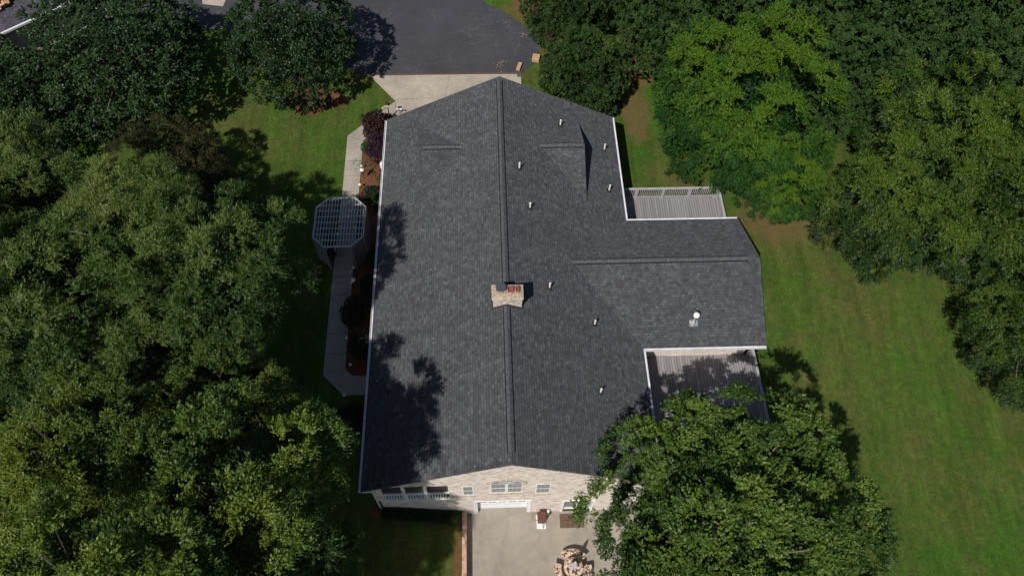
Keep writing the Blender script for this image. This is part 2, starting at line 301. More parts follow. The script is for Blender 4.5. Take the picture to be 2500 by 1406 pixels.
sheet('path', [(-10.15, 7.35), (-8.95, 6.1), (-6.7, 6.1), (-6.7, 7.21), (-8.54, 7.23), (-8.96, 7.69), (-9.02, 14.5), (-9.08, 20.3), (-9.10, 24.37), (-7.75, 26.26), (-6.97, 26.3), (-7.12, 27.94), (-10.18, 24.83), (-10.13, 19.68), (-10.2, 14.48)], G0 + 0.045, M['walk'])
jt = MB()
for y in (8.6, 9.9, 11.2, 12.45, 13.7, 15.2, 16.4, 17.6, 18.8, 20.1, 21.35, 22.6, 23.8): jt.box(-10.14, -9.05, y - 0.012, y + 0.012, G0 + 0.02, G0 + 0.049)
for a, b in (((-10.17, 24.8), (-9.1, 24.37)), ((-9.0, 26.0), (-8.3, 25.35)), ((-7.12, 27.94), (-6.97, 26.4)), ((-10.13, 7.4), (-8.97, 7.72)), ((-9.6, 6.75), (-8.95, 7.6)), ((-7.9, 27.2), (-7.4, 26.3))):
    jt.bar((a[0], a[1], G0 + 0.04), (b[0], b[1], G0 + 0.04), 0.022, 0.018)
for a, b in (((-7.2, 28.1), (-4.6, 28.2)), ((-4.6, 28.2), (-1.5, 27.6)), ((-3.4, 30.4), (-3.7, 28.3)), ((-8.6, 30.2), (-7.1, 28.0))): jt.bar((a[0], a[1], G0 + 0.034), (b[0], b[1], G0 + 0.034), 0.014, 0.018)
tag(jt.build('path_joints', M['joint']), kind='structure')
ed = MB()
ed.box(-9.15, 1.72, 30.45, 30.60, G0 - 0.1, G0 + 0.052)
tag(ed.build('driveway_expansion_strip', M['edge']), kind='structure')
sheet('mulch_bed', [(-9.0, 7.72), (-8.5, 7.26), (-6.6, 7.24), (-6.6, 26.2), (-7.78, 26.2), (-9.06, 24.35), (-9.05, 20.3)], G0 + 0.02, M['mulch'])
def blob(name, cx, cy, rx, ry, z, mat, seed):
    r = random.Random(seed); ph = [r.uniform(0, 6.3) for _ in range(4)]; p = []
    for k in range(40):
        a = 2 * math.pi * k / 40; q = 1 + 0.12 * math.sin(3 * a + ph[0]) + 0.08 * math.sin(5 * a + ph[1]) + 0.05 * math.sin(9 * a + ph[2])
        p.append((cx + rx * q * math.cos(a), cy + ry * q * math.sin(a)))
    return sheet(name, p, z, mat, 0.3)
blob('mulch_ring', -12.6, 28.2, 2.0, 1.3, G0 + 0.012, M['mulch'], 3)
sheet('patio', [(-2.29, -16), (8.5, -16), (8.5, 0.128), (1.03, 0.128), (1.03, 0.6), (-1.79, 0.6), (-1.79, 0.128), (-2.29, 0.128)], 0.03, M['patio'])
rw = MB(); rw.box(-2.53, -2.29, -16, 0.12, -0.3, 0.68)
tag(rw.build('retaining_wall', M['rbrick'], bevel=0.012), 'low reddish brick retaining wall between the grass strip and the concrete patio', 'wall')
# neighbour lot: pale pad behind the round oaks
sheet('parking_pad', [(-22.2, 38.3), (-20.6, 38.0), (-20.2, 41.5), (-23.0, 41.5)], G0 + 0.05, M['apron'])

# ------------------------------------------------------------ the house
L, WL, WR, ZR, SM = 23.63, 7.125, 7.223, 8.778, 0.497
zl, zr_ = ZR - SM * WL, ZR - SM * WR
Y1, Y2, YW, X3, ZW = 15.49, 7.20, 11.60, 13.82, 6.98
house = empty('brick_house', (0, 12, G0), 'long cream brick house under a dark grey shingle roof with a side wing', 'house')
roof = MB()
roof.slab([(-WL, 0, zl), (0, 0, ZR), (0, L, ZR), (-WL, L, zl)], 0.14)
roof.slab([(0, 0, ZR), (WR, 0, zr_), (WR, L, zr_), (0, L, ZR)], 0.14)
ROOF = roof.build('roof', M['shingle'], house)
wr = MB(); xv = (ZR - ZW) / SM
wr.slab([(WR, Y2, zr_), (X3, Y2, zr_), (X3, YW, ZW), (xv, YW, ZW)], 0.13)
wr.slab([(xv, YW, ZW), (X3, YW, ZW), (X3, Y1, zr_), (WR, Y1, zr_)], 0.13)
WROOF = wr.build('wing_roof', M['shingle'], house)
YD, ZD, WD = 19.2, 7.66, 3.0
for sgn, nm in ((1, 'dormer'), (-1, 'dormer')):
    xg = 4.86 * sgn; xi = 2.26 * sgn; zb = ZR - SM * 4.86
    d = MB()
    a, b, c, e = (xi, YD, ZD), (xg, YD, ZD), (xg, YD - 3.15, zb), (xg, YD + 2.85, zb)
    if sgn > 0: d.slab([a, c, b], 0.03); d.slab([a, b, e], 0.03)
    else: d.slab([a, b, c], 0.03); d.slab([a, e, b], 0.03)
    xf = xg - 0.06 * sgn
    dm = d.build('dormer', M['shingle'], house)
    k = MB(); k.add([(xf, YD - 3.1, zb - 0.02), (xf, YD + 2.8, zb - 0.02), (xf, YD, ZD - 0.03), (xf - .1 * sgn, YD - 3.1, zb - 0.02), (xf - .1 * sgn, YD + 2.8, zb - 0.02), (xf - .1 * sgn, YD, ZD - 0.03)], [(0, 1, 2), (5, 4, 3), (0, 3, 4, 1), (1, 4, 5, 2), (2, 5, 3, 0)])
    k.build('gable_face', M['hood'], dm)
def ridge(name, a, b, par, w=0.145, s=SM, rise=0.035):
    a = Vector(a); b = Vector(b); d = (b - a); n = max(1, int(d.length / 0.2)); u = d.normalized(); side = Vector((u.y, -u.x, 0))
    m = MB(); rnd = random.Random(5); v = MB()
    for i in range(n):
        p = a + d * (i / n); q = a + d * ((i + 1.0) / n); j = rnd.uniform(-.006, .006)
        r0 = 0.012 + rise; r1 = rise + 0.028
        vs = []
        for pt, r in ((p, r0), (q, r1)):
            for k in (-1, 0, 1): vs.append(pt + side * (w + j) * k + Vector((0, 0, r - s * abs(k) * w + (0.02 if k == 0 else 0))))
        lo = [x - Vector((0, 0, 0.03)) for x in vs]
        m.add(vs + lo, [(0, 1, 4, 3), (1, 2, 5, 4), (6, 7, 1, 0), (7, 8, 2, 1), (3, 4, 10, 9), (4, 5, 11, 10), (0, 3, 9, 6), (2, 8, 11, 5)])
    o = m.build(name, M['cap'], par)
    ww = w + 0.05; vs = []
    for pt in (a, b):
        for k in (-1, 0, 1): vs.append(pt + side * ww * k + Vector((0, 0, 0.018 - s * abs(k) * ww)))
    v.add(vs, [(0, 1, 4, 3), (1, 2, 5, 4)]); v.build('vent_shadow_strip', M['vent'], o if par in (house,) else par)  # black band draws the shadow line along both edges of the raised cap
    return o
ridge('ridge_cap', (0, 0.55, ZR), (0, 7.9, ZR), house); ridge('ridge_cap', (0, 8.8, ZR), (0, 23.3, ZR), house)
ridge('ridge_cap', (xv + 0.05, YW, ZW), (X3 - 0.65, YW, ZW), house, s=0.42)
ridge('ridge_cap', (2.28, YD, ZD + .01), (4.75, YD, ZD + .01), house, s=0.42, rise=0.02); ridge('ridge_cap', (-4.5, YD, ZD + .01), (-2.24, YD, ZD + .01), house, s=0.42, rise=0.02)
# gutters: open trough
def gutter(a, b, out, z):
    a = Vector(a); b = Vector(b); o = Vector(out); m = MB(); w = 0.125
    def strip(o0, o1, z0, z1):
        p = [a + o * o0, b + o * o0, b + o * o1, a + o * o1]; lo = min(z0, z1); hi = max(z0, z1)
        m.add([(q.x, q.y, lo) for q in p] + [(q.x, q.y, hi) for q in p], [(3, 2, 1, 0), (4, 5, 6, 7), (0, 1, 5, 4), (1, 2, 6, 5), (2, 3, 7, 6), (3, 0, 4, 7)])
    strip(-.02, 0.01, z - 0.16, z - 0.03); strip(0.0105, w - .0205, z - 0.16, z - 0.09); strip(w - .02, w, z - 0.16, z - 0.015)
    return m.build('gutter', M['gut'], house)
gutter((-WL, 0, 0), (-WL, L, 0), (-1, 0, 0), zl - .02)
gutter((WR, 0, 0), (WR, Y2 - .13, 0), (1, 0, 0), zr_ - .02); gutter((WR, Y1 + .13, 0), (WR, L, 0), (1, 0, 0), zr_ - .02)
gutter((WR, Y2, 0), (X3, Y2, 0), (0, -1, 0), zr_ - .02); gutter((WR, Y1, 0), (X3, Y1, 0), (0, 1, 0), zr_ - .02)
# soffits and rake boards
for q in ((-WL + .005, -6.62, 0.02, L - .02, zl - .20, zl - .17), (6.82, WR - .01, 0.02, L - .02, zr_ - .20, zr_ - .17), (WR, X3 - .02, Y2 + .01, 7.94, zr_ - .20, zr_ - .17), (WR, X3 - .02, Y1 - .5, Y1 - .01, zr_ - .20, zr_ - .17)):
    MB().box(*q).build('soffit', M['white'], house)
for y in (0.10, L - 0.10): rk = MB(); rk.bar((-WL, y, zl - .21), (0, y, ZR - .21), 0.025, 0.14); rk.bar((0.001, y, ZR - .21), (WR, y, zr_ - .21), 0.025, 0.14); rk.build('rake_board', M['white'], house)
MB().box(-7.1, -6.64, 0.03, 0.45, zl - .34, zl - .205).build('eave_return', M['white'], house)
# front gable wall with openings
WY = 0.133
OPEN = [(-6.22, -3.02, 3.0, 5.33), (-2.34, -1.80, 3.66, 5.12), (-0.98, 0.58, 3.92, 5.43), (1.22, 1.95, 3.64, 5.2), (-1.79, 1.03, -0.2, 2.37), (2.72, 4.4, -0.2, 2.1)]
xc = sorted(set([-6.6, 6.8, 0] + [o[0] for o in OPEN] + [o[1] for o in OPEN])); zc = sorted(set([-0.3, 5.36, 9.0] + [o[2] for o in OPEN if o[2] > 0] + [o[3] for o in OPEN]))
fw = MB(); top = lambda x: ZR - SM * abs(x) - 0.16
for i in range(len(xc) - 1):
    for j in range(len(zc) - 1):
        x0, x1, z0, z1 = xc[i], xc[i + 1], zc[j], zc[j + 1]; mx, mz = (x0 + x1) / 2, (z0 + z1) / 2
        if any(o[0] < mx < o[1] and o[2] < mz < o[3] for o in OPEN): continue
        poly = [(x0, z0), (x1, z0), (x1, z1), (x0, z1)]; out = []
        for k in range(4):
            P, Q = poly[k], poly[(k + 1) % 4]; dp, dq = P[1] - top(P[0]), Q[1] - top(Q[0])
            if dp <= 0: out.append(P)
            if dp * dq < 0: t = dp / (dp - dq); out.append((P[0] + (Q[0] - P[0]) * t, P[1] + (Q[1] - P[1]) * t))
        if len(out) > 2: fw.add([(x, WY, z) for x, z in out], [tuple(range(len(out)))])
for (x0, x1, z0, z1) in OPEN:      # reveals
    d = 0.42 if z0 < 0 else 0.11
    fw.add([(x0, WY, z0), (x0, WY + d, z0), (x0, WY + d, z1), (x0, WY, z1)], [(0, 1, 2, 3)]); fw.add([(x1, WY, z0), (x1, WY, z1), (x1, WY + d, z1), (x1, WY + d, z0)], [(0, 1, 2, 3)])
    fw.add([(x0, WY, z1), (x0, WY + d, z1), (x1, WY + d, z1), (x1, WY, z1)], [(0, 1, 2, 3)])
    if z0 > 0: fw.add([(x0, WY, z0), (x1, WY, z0), (x1, WY + d, z0), (x0, WY + d, z0)], [(0, 1, 2, 3)])
FW = fw.build('front_wall', M['brick'], house)
sw = MB()     # other walls
e0 = zl - .2
sw.box(-6.6, -6.5, 2.4, L - .3, -0.3, e0); sw.box(-6.6, -6.5, WY, 2.4, -0.3, 3.0); sw.box(-6.6, -6.23, WY + .001, .5, 3.0, e0)
sw.box(6.7, 6.8, WY, Y2 + .7, -0.3, e0); sw.box(6.7, 6.8, Y1 - .45, L - .3, -0.3, e0)
sw.box(6.8, 13.4, 7.95, 8.05, -0.3, zr_ - .2); sw.box(6.8, 13.4, Y1 - .5, Y1 - .4, -0.3, zr_ - .2)
sw.add([(13.4, 7.95, -.3), (13.4, Y1 - .4, -.3), (13.4, Y1 - .4, zr_ - .15), (13.4, YW, ZW - .2), (13.4, 7.95, zr_ - .15)], [(0, 1, 2, 3, 4)])
sw.add([(-6.6, L - .3, -.3), (-6.6, L - .3, e0), (0, L - .3, ZR - .2), (6.8, L - .3, e0), (6.8, L - .3, -.3)], [(0, 1, 2, 3, 4)])
sw.build('side_wall', M['brick'], house)
# soldier courses (sills), arch
sc = MB()
for x0, x1, z in ((-2.40, -1.76, 3.63), (-1.03, 0.63, 3.89), (1.17, 2.0, 3.61)): sc.box(x0, x1, WY - .045, WY + .05, z - .2, z)
sc.build('window_sill', M['soldier'], house)
arch = MB(); cx, z0, hw, hh = -0.2, 5.44, 0.78, 0.55
pts = [(cx + hw * math.cos(t), z0 + hh * math.sin(t)) for t in np.linspace(0, math.pi, 17)]
pts2 = [(cx + (hw + .2) * math.cos(t), z0 + (hh + .2) * math.sin(t)) for t in np.linspace(0, math.pi, 17)]
for i in range(16):
    q = [pts[i], pts2[i], pts2[i + 1], pts[i + 1]]
    arch.add([(x, WY - .03, z) for x, z in q] + [(x, WY, z) for x, z in q], [(0, 1, 2, 3)[::-1], (1, 5, 6, 2), (0, 3, 7, 4)])
arch.build('brick_arch', M['soldier'], house)
al = MB(); al.add([(x, WY - .012, z) for x, z in pts], [tuple(range(17))[::-1]]); AL = al.build('arched_window', M['blind'], house)
am = MB()
for i in range(16): am.bar((pts[i][0], WY - .02, pts[i][1]), (pts[i + 1][0], WY - .02, pts[i + 1][1]), 0.03, 0.03)
for t in (0.9, math.pi / 2, math.pi - 0.9): am.bar((cx, WY - .016, z0), (cx + hw * math.cos(t), WY - .016, z0 + hh * math.sin(t)), 0.018, 0.018)
for t in (0.5,): 
    p = [(cx + hw * t * math.cos(a), z0 + hh * t * math.sin(a)) for a in np.linspace(0, math.pi, 10)]
    for i in range(9): am.bar((p[i][0], WY - .016, p[i][1]), (p[i + 1][0], WY - .016, p[i + 1][1]), 0.018, 0.018)
am.build('muntins', M['gut'], AL)
def window(x0, x1, z0, z1, par=house, y=WY):
    f = MB(); t = 0.055; yo = y - 0.012
    f.box(x0, x0 + t, yo, y + .08, z0, z1); f.box(x1 - t, x1, yo, y + .08, z0, z1); f.box(x0 + t, x1 - t, yo + .001, y + .08, z1 - t, z1); f.box(x0 + t, x1 - t, yo - .002, y + .08, z0, z0 + t)
    mz = (z0 + z1) / 2; f.box(x0 + t, x1 - t, y - .006, y + .03, mz - .022, mz + .022)
    W = f.build('window', M['white'], par)
    g = MB(); g.box(x0 + t, x1 - t, y + .004, y + .012, z0 + t, z1 - t); g.build('pane', M['blind'], W)
    mu = MB(); n = max(2, round((x1 - x0) / .26))
    for k in range(1, n): x = x0 + t + (x1 - x0 - 2 * t) * k / n; mu.box(x - .005, x + .005, y - .001, y + .0035, z0 + t, z1 - t)
    for zz in ((z0 + mz) / 2, (z1 + mz) / 2): mu.box(x0 + t, x1 - t, y - .0005, y + .003, zz - .006, zz + .006)
    mu.build('muntins', M['gut'], W)
window(-2.34, -1.80, 3.66, 5.12); window(1.22, 1.95, 3.64, 5.2); window(-0.98, -0.215, 3.92, 5.43); window(-0.185, 0.58, 3.92, 5.43)
MB().box(-.214, -.186, WY - .02, WY + .07, 3.92, 5.43).build('window_mullion', M['white'], house)
# wing wall window
window(11.9, 13.1, 3.4, 4.9, y=7.95)
# garage door
gd = MB(); yd = 0.39
for k in range(4): gd.box(-1.68, 0.92, yd, yd + .05, 0.035 + k * .56, 0.035 + k * .56 + .548)
GD = gd.build('garage_door', M['door'], house, bevel=0.008)
for k in range(5):
    gw = MB()
    for q in (0, .19): x = -1.60 + k * .52 + q; gw.box(x, x + .15, yd - .008, yd + .004, 1.20, 1.62)
    gw.build('door_pane', M['glass'], GD)
for r in (0, 1, 3):
    for k in range(5): MB().box(-1.58 + k * .52, -1.24 + k * .52, yd - .006, yd + .003, 0.15 + r * .56, 0.15 + r * .56 + .34).build('door_panel', M['door'], GD)
gf = MB(); gf.box(-1.86, -1.79, WY - .025, WY, 0.03, 2.43); gf.box(1.03, 1.10, WY - .025, WY, 0.03, 2.43); gf.box(-1.79, 1.03, WY - .025, WY, 2.372, 2.43)
gf.box(-1.788, -1.69, WY + .01, yd + .04, 0.03, 2.365); gf.box(0.93, 1.028, WY + .01, yd + .04, 0.03, 2.365); gf.build('door_frame', M['white'], GD)
# patio door
pdm = MB(); pdm.box(2.72, 2.82, WY - .03, WY + .3, 0.03, 2.1); pdm.box(4.3, 4.4, WY - .03, WY + .3, 0.03, 2.1); pdm.box(2.82, 4.3, WY - .029, WY + .3, 2.0, 2.1); pdm.box(2.82, 4.3, WY + .1, WY + .25, 0.03, 0.13); pdm.box(3.5, 3.62, WY + .1, WY + .25, 0.13, 2.0)
PD = pdm.build('patio_door', M['white'], house); MB().box(2.82, 4.3, WY + .16, WY + .17, 0.13, 2.0).build('pane', M['blind'], PD)
# porch recess and railing
for xa, xb in ((-6.22, -5.265), (-5.095, -4.205), (-4.035, -3.02)): MB().box(xa, xb, WY + .02, WY + .03, 4.27, 5.33).build('porch_screen', M['screen'], house)
pr = MB(); pr.box(-6.5, -3.0, WY + .12, 2.3, 2.86, 2.98); pr.box(-6.5, -2.9, 2.3, 2.4, 2.98, 5.3); pr.box(-3.0, -2.9, WY + .12, 2.3, 2.98, 5.3)
PR = pr.build('porch', M['dark'], house)
MB().box(-5.4, -4.4, 2.27, 2.299, 3.0, 5.0).build('porch_door', M['dark'], PR)
pc = MB(); pc.bar((-3.9, 1.2, 3.1), (-3.35, 1.7, 4.9), 0.05, 0.5); pc.build('slanted_panel', M['lattice'], PR)  # grey slanted panel inside the right-hand porch bay
po = MB()
for x in (-5.18, -4.12): po.box(x - .08, x + .08, WY - .03, WY + .1, 2.99, 5.34)
po.build('porch_post', M['white'], house)
ra = MB(); ra.box(-6.24, -3.0, WY - .05, WY + .12, 4.12, 4.26); ra.box(-6.24, -3.0, WY - .045, WY + .1, 2.99, 3.14)
for x in np.arange(-6.15, -3.05, 0.135): ra.box(x - .028, x + .028, WY - .02, WY + .04, 3.14, 4.12)
ra.build('porch_railing', M['white'], house)
ds = MB(); ds.box(-6.70, -6.60, WY - .02, WY + .07, 1.7, zl - .35); ds.bar((-6.65, WY + .02, zl - .4), (-7.12, WY + .15, zl - .17), 0.08, 0.06); ds.build('downspout', M['gut'], house)
# chimney
ch = MB(); x0, x1, y0, y1, zt = -0.69, 0.79, 8.0, 8.72, 9.40
ch.box(x0 + .03, x1 - .03, y0 + .03, y1 - .03, 8.0, 9.12); ch.box(x0, x1, y0, y1, 9.12, 9.28); ch.box(x0 - .03, x1 + .03, y0 - .03, y1 + .03, 9.28, zt)
CH = ch.build('chimney', M['cbrick'], house, bevel=0.008)
cr = MB(); cr.add([(x0 + .0, y0 + .0, zt), (x1 - .0, y0 + .0, zt), (x1, y1, zt), (x0, y1, zt), (x0 + .2, y0 + .22, zt + .06), (x1 - .2, y0 + .22, zt + .06), (x1 - .2, y1 - .15, zt + .06), (x0 + .2, y1 - .15, zt + .06)], [(0, 1, 5, 4), (1, 2, 6, 5), (2, 3, 7, 6), (3, 0, 4, 7), (4, 5, 6, 7)])
cr.build('mortar_crown', M['crown'], CH)
def pot(xa, xb, ya, yb, h):
    t = .035; m = MB(); z = zt + .03
    m.box(xa, xa + t, ya, yb, z, z + h); m.box(xb - t, xb, ya, yb, z, z + h); m.box(xa + t, xb - t, ya, ya + t, z, z + h); m.box(xa + t, xb - t, yb - t, yb, z, z + h); m.box(xa + t, xb - t, ya + t, yb - t, z + .02, z + .045)
    m.build('flue_pot', M['clay'], CH)
pot(.05, .34, 8.28, 8.56, .17); pot(.44, .62, 8.28, 8.56, .17)
hd = MB(); hd.prism([(-.50, 8.30), (-.12, 8.26), (-.03, 8.34), (-.03, 8.62), (-.10, 8.68), (-.46, 8.68), (-.52, 8.60)], zt + .24, zt + .27); hd.box(-.42, -.10, 8.34, 8.62, zt + .03, zt + .24); hd.build('flue_hood', M['hood'], CH)
fl = MB(); 
for sx in (-1, 1):
    xx = (x0 + .03, x1 - .03)[sx > 0]
    for ya in (y0 - .07, y1 - .03):
        fl.slab([q if sx > 0 else q for q in ([(0, ya, ZR + .02), (xx + .08 * sx, ya, ZR - SM * abs(xx + .08 * sx) + .02), (xx + .08 * sx, ya + .10, ZR - SM * abs(xx + .08 * sx) + .02), (0, ya + .10, ZR + .02)] if sx > 0 else [(xx - .08, ya, ZR - SM * abs(xx - .08) + .02), (0, ya, ZR + .02), (0, ya + .10, ZR + .02), (xx - .08, ya + .10, ZR - SM * abs(xx - .08) + .02)])], .015)
    xa, xb = sorted((xx - .01 * sx, xx + .085 * sx)); fl.slab([(xa, y0 + .031, ZR - SM * abs(xa) + .021), (xb, y0 + .031, ZR - SM * abs(xb) + .021), (xb, y1 - .031, ZR - SM * abs(xb) + .021), (xa, y1 - .031, ZR - SM * abs(xa) + .021)], .016)
fl.build('flashing', M['lead'], CH)
# vent pipes
for (x, y, h) in ((3.63, 21.3, .36), (6.37, 20.5, .42), (0.97, 16.93, .38), (6.36, 17.36, .40), (1.46, 14.38, .34), (2.27, 9.56, .34), (4.58, 7.99, .30), (4.53, 4.19, .32)):
    z = ZR - SM * x; m = MB(); h += .12; m.tube([(x, y, z - .05), (x, y, z + h)], [.048, .048], 12); V = m.build('vent_pipe', M['pvc'], house, smooth=False)
    k = MB(); k.lathe((x, y, z), [(.085, -.03), (.075, .03), (.052, .09)], 12); k.slab([(x - .14, y - .14, z + SM * .14 + .012), (x + .14, y - .14, z - SM * .14 + .012), (x + .14, y + .14, z - SM * .14 + .012), (x - .14, y + .14, z + SM * .14 + .012)], .01); k.build('pipe_boot', M['lead'], V)
# gas flue on the wing
x, y = 9.98, 8.42; z = zr_ + (y - Y2) * .406
m = MB(); m.tube([(x, y, z - .05), (x, y, z + .72)], [.075, .075], 14); V = m.build('gas_flue', M['galv'], house)
k = MB(); k.lathe((x, y, z + .70), [(.15, 0), (.15, .05), (.10, .06)], 18); k.lathe((x, y, z + .84), [(.10, -.02), (.15, 0), (.14, .03), (.03, .07)], 18); k.build('flue_cap', M['pvc'], V)
k = MB(); k.lathe((x, y, z + .02), [(.14, 0), (.12, .12), (.08, .16)], 14); k.slab([(x - .22, y - .16, z - .16 * .406 + .02), (x + .22, y - .16, z - .16 * .406 + .02), (x + .22, y + .1, z + .1 * .406 + .02), (x - .22, y + .1, z + .1 * .406 + .02)], .015); k.box(x - .22, x + .22, y - .22, y - .17, z - .09, z - .05); k.build('flue_flashing', M['galv'], V)

# ------------------------------------------------------------ decks
def rail_run(a, b, z, posts, par, bal=0.115, pw=0.17):
    a = Vector((*a, z)); b = Vector((*b, z)); d = b - a; ln = d.length; u = d.normalized(); h = 0.95
    R = MB(); R.bar(a + Vector((0, 0, h)), b + Vector((0, 0, h)), .14, .035); R.bar(a + Vector((0, 0, .87)), b + Vector((0, 0, .87)), .04, .08); R.bar(a + Vector((0, 0, .12)), b + Vector((0, 0, .12)), .04, .08)
    n = int(ln / bal)
    for i in range(1, n): p = a + u * (ln * i / n); R.bar(p + Vector((0, 0, .12)), p + Vector((0, 0, .87)), .036, .036, (u.x, u.y, 0))
    R.build('railing', M['rail'], par)
    for t in posts:
        p = a + u * (ln * t); P = MB(); P.box(p.x - pw / 2, p.x + pw / 2, p.y - pw / 2, p.y + pw / 2, z - .25, z + h - .018); P.build('rail_post', M['rail'], par)
def deck(label, x0, x1, y0, y1, z, runs, gzs):
    D = empty('wooden_deck', ((x0 + x1) / 2, (y0 + y1) / 2, gzs), label, 'deck')
    MB().box(x0, x1, y0, y1, z - .04, z).build('deck_floor', M['deck'], D)
    f = MB(); f.box(x0 + .02, x1 - .02, y1 - .06, y1 - .02, z - .3, z - .041); f.box(x0 + .02, x1 - .02, y0 + .02, y0 + .06, z - .3, z - .041); f.box(x1 - .06, x1 - .021, y0 + .061, y1 - .061, z - .3, z - .041); f.build('deck_skirt', M['rail'], D)
    for xx in (x0 + .3, (x0 + x1) / 2, x1 - .3):
        for yy in (y0 + .3, y1 - .3): MB().box(xx - .07, xx + .07, yy - .07, yy + .07, gz(xx, yy) - .3, z - .042).build('support_post', M['rail'], D)
    for (a, b, ps) in runs: rail_run(a, b, z, ps, D)
deck('grey board deck behind the wing with white lattice-like balusters facing the lawn', 6.82, 13.8, 15.12, 19.15, 2.6, [((6.95, 19.08), (13.72, 19.08), (0.02, .24, .49, .74, 1)), ((13.72, 18.99), (13.72, 15.2), (.5, 1))], 2.3)
deck('grey board deck in front of the wing half shaded by the big tree', 6.82, 13.75, 3.5, 7.93, 2.6, [((13.67, 7.85), (13.67, 3.65), (0, .5)), ((6.95, 3.57), (13.67, 3.57), (0.02, .25, .5, .75, 1))], 1.0)
bpy.context.view_layer.update()
for o in list(COL.objects):
    if o.get('label', '').startswith('grey board deck behind'): o['label'] = 'grey board deck behind the wing with an open slatted railing facing the far lawn'

# ------------------------------------------------------------ garden structures and small things
gx, gy, gt, gf_ = -9.55, 16.05, 4.78, G0
P = empty('pergola', (gx, gy, G0), 'grey octagonal pergola with slatted open top and lattice sides over the sidewalk', 'pergola')
hx, hy, cc = 1.46, 1.75, 0.70
oct_ = [(-hx, -hy + cc), (-hx + cc, -hy), (hx - cc, -hy), (hx, -hy + cc), (hx, hy - cc), (hx - cc, hy), (-hx + cc, hy), (-hx, hy - cc)]
def octx(y):      # half width at y
    return hx if abs(y) <= hy - cc else hx - (abs(y) - (hy - cc))
def octy(x): return hy if abs(x) <= hx - cc else hy - (abs(x) - (hx - cc))
sl_ = MB()
for x in np.arange(-hx + .06, hx, 0.172): q = octy(x); sl_.box(gx + x - .017, gx + x + .017, gy - q, gy + q, gt, gt + .07)
sl_.build('slat_roof', M['slat'], P)
bm_ = MB()
for y in np.linspace(-hy + .06, hy - .06, 9): q = octx(y); bm_.box(gx - q, gx + q, gy + y - .03, gy + y + .03, gt - .06, gt - .001)
bm_.build('cross_beam', M['slat'], P)
for i in range(8):
    a = Vector((gx + oct_[i][0], gy + oct_[i][1], 0)); b = Vector((gx + oct_[(i + 1) % 8][0], gy + oct_[(i + 1) % 8][1], 0))
    MB().box(a.x - .045, a.x + .045, a.y - .045, a.y + .045, gf_, gt - .002).build('post', M['lattice'], P)
    rb = MB(); rb.bar(a + Vector((0, 0, gt + .02)), b + Vector((0, 0, gt + .02)), .05, .11); rb.build('rim_beam', M['slat'], P)
    if i in (1, 5): continue                      # the path passes through here
    ln = (b - a).length; u = (b - a).normalized(); la = MB(); z0, z1 = gf_ + .1, gt - .12; H = z1 - z0; st = .115
    nrm = Vector((-u.y, u.x, 0)) * .012
    for sg in (1, -1):
        k = -H
        while k < ln:
            s0, s1 = k, k + H; t0, t1 = z0, z1
            if s0 < 0: t0 += -s0; s0 = 0
            if s1 > ln: t1 -= (s1 - ln); s1 = ln
            if s1 > s0 + .02:
                if sg > 0: pa, pb = a + u * s0, a + u * s1
                else: pa, pb = b - u * s0, b - u * s1
                la.bar(pa + nrm * sg + Vector((0, 0, t0)), pb + nrm * sg + Vector((0, 0, t1)), .012, .042, (u.y, -u.x, 0)) if False else la.bar(pa + nrm * sg + Vector((0, 0, t0)), pb + nrm * sg + Vector((0, 0, t1)), .042, .010, nrm.normalized())
            k += st
    la.build('lattice_panel', M['lattice'], P)
# chair in the pergola
def chair(loc, rz, label):
    C = empty('garden_chair', loc, label, 'chair'); m = MB(); lx, ly, lz = loc
    m.box(lx - .25, lx + .25, ly - .24, ly + .24, lz + .40, lz + .44); m.build('seat', M['black'], C)
    m = MB()
    for k in range(5): m.box(lx - .23 + k * .1, lx - .17 + k * .1, ly + .22, ly + .25, lz + .44, lz + .92)
    m.build('backrest', M['black'], C)
    for sx in (-1, 1):
        for sy in (-1, 1): MB().box(lx + sx * .22 - .02, lx + sx * .22 + .02, ly + sy * .21 - .02, ly + sy * .21 + .02, lz, lz + .40).build('leg', M['black'], C)
        MB().box(lx + sx * .25 - .025, lx + sx * .25 + .025, ly - .22, ly + .22, lz + .62, lz + .65).build('armrest', M['gut'], C)
chair((gx - .75, gy - .7, G0 + .06), 0, 'small dark slatted chair with pale armrests standing inside the pergola')
chair((gx + .85, gy + .7, G0 + .06), 0, 'dark slatted chair with pale armrests at the far side of the pergola floor')
# path lights
PL = [(-9.05, 23.64, 'beside the low green bush by the plum shrub'), (-9.0, 21.89, 'under the small staked tree'), (-8.98, 20.34, 'just beyond the pergola, before the dark round bush'), (-8.9, 14.1, 'at the near right foot of the pergola'),
      (-8.95, 13.04, 'second from the pergola on its near side'), (-8.95, 11.54, 'at the dark purple round bush'), (-8.95, 9.4, 'halfway along the shaded near stretch of sidewalk'), (-8.6, 7.75, 'at the inner corner where the path turns to the house'), (-8.8, 5.95, 'at the near end of the shaded path')]
proto = None
for x, y, wh in PL:
    if proto is None:
        o = empty('path_light', (x, y, gz(x, y)), None, None); m = MB(); z = gz(x, y); m.tube([(x, y, z - .1), (x, y, z + .42)], [.014, .014], 6); m.build('stake', M['black'], o)
        m = MB(); m.lathe((x, y, z + .36), [(.05, 0), (.055, .08)], 10); m.build('lens', M['glow'], o)
        m = MB(); m.lathe((x, y, z + .445), [(.085, 0), (.08, .02), (.02, .055)], 12); m.build('cap', M['pvc'], o); proto = o
    else:
        o = proto.copy(); COL.objects.link(o); o.location = (x, y, gz(x, y) if y > 6.5 else G0 - .05)
        for c in proto.children: d = c.copy(); COL.objects.link(d); d.parent = o
    tag(o, 'small white path light ' + wh, 'path light', 'path lights along the sidewalk bed')
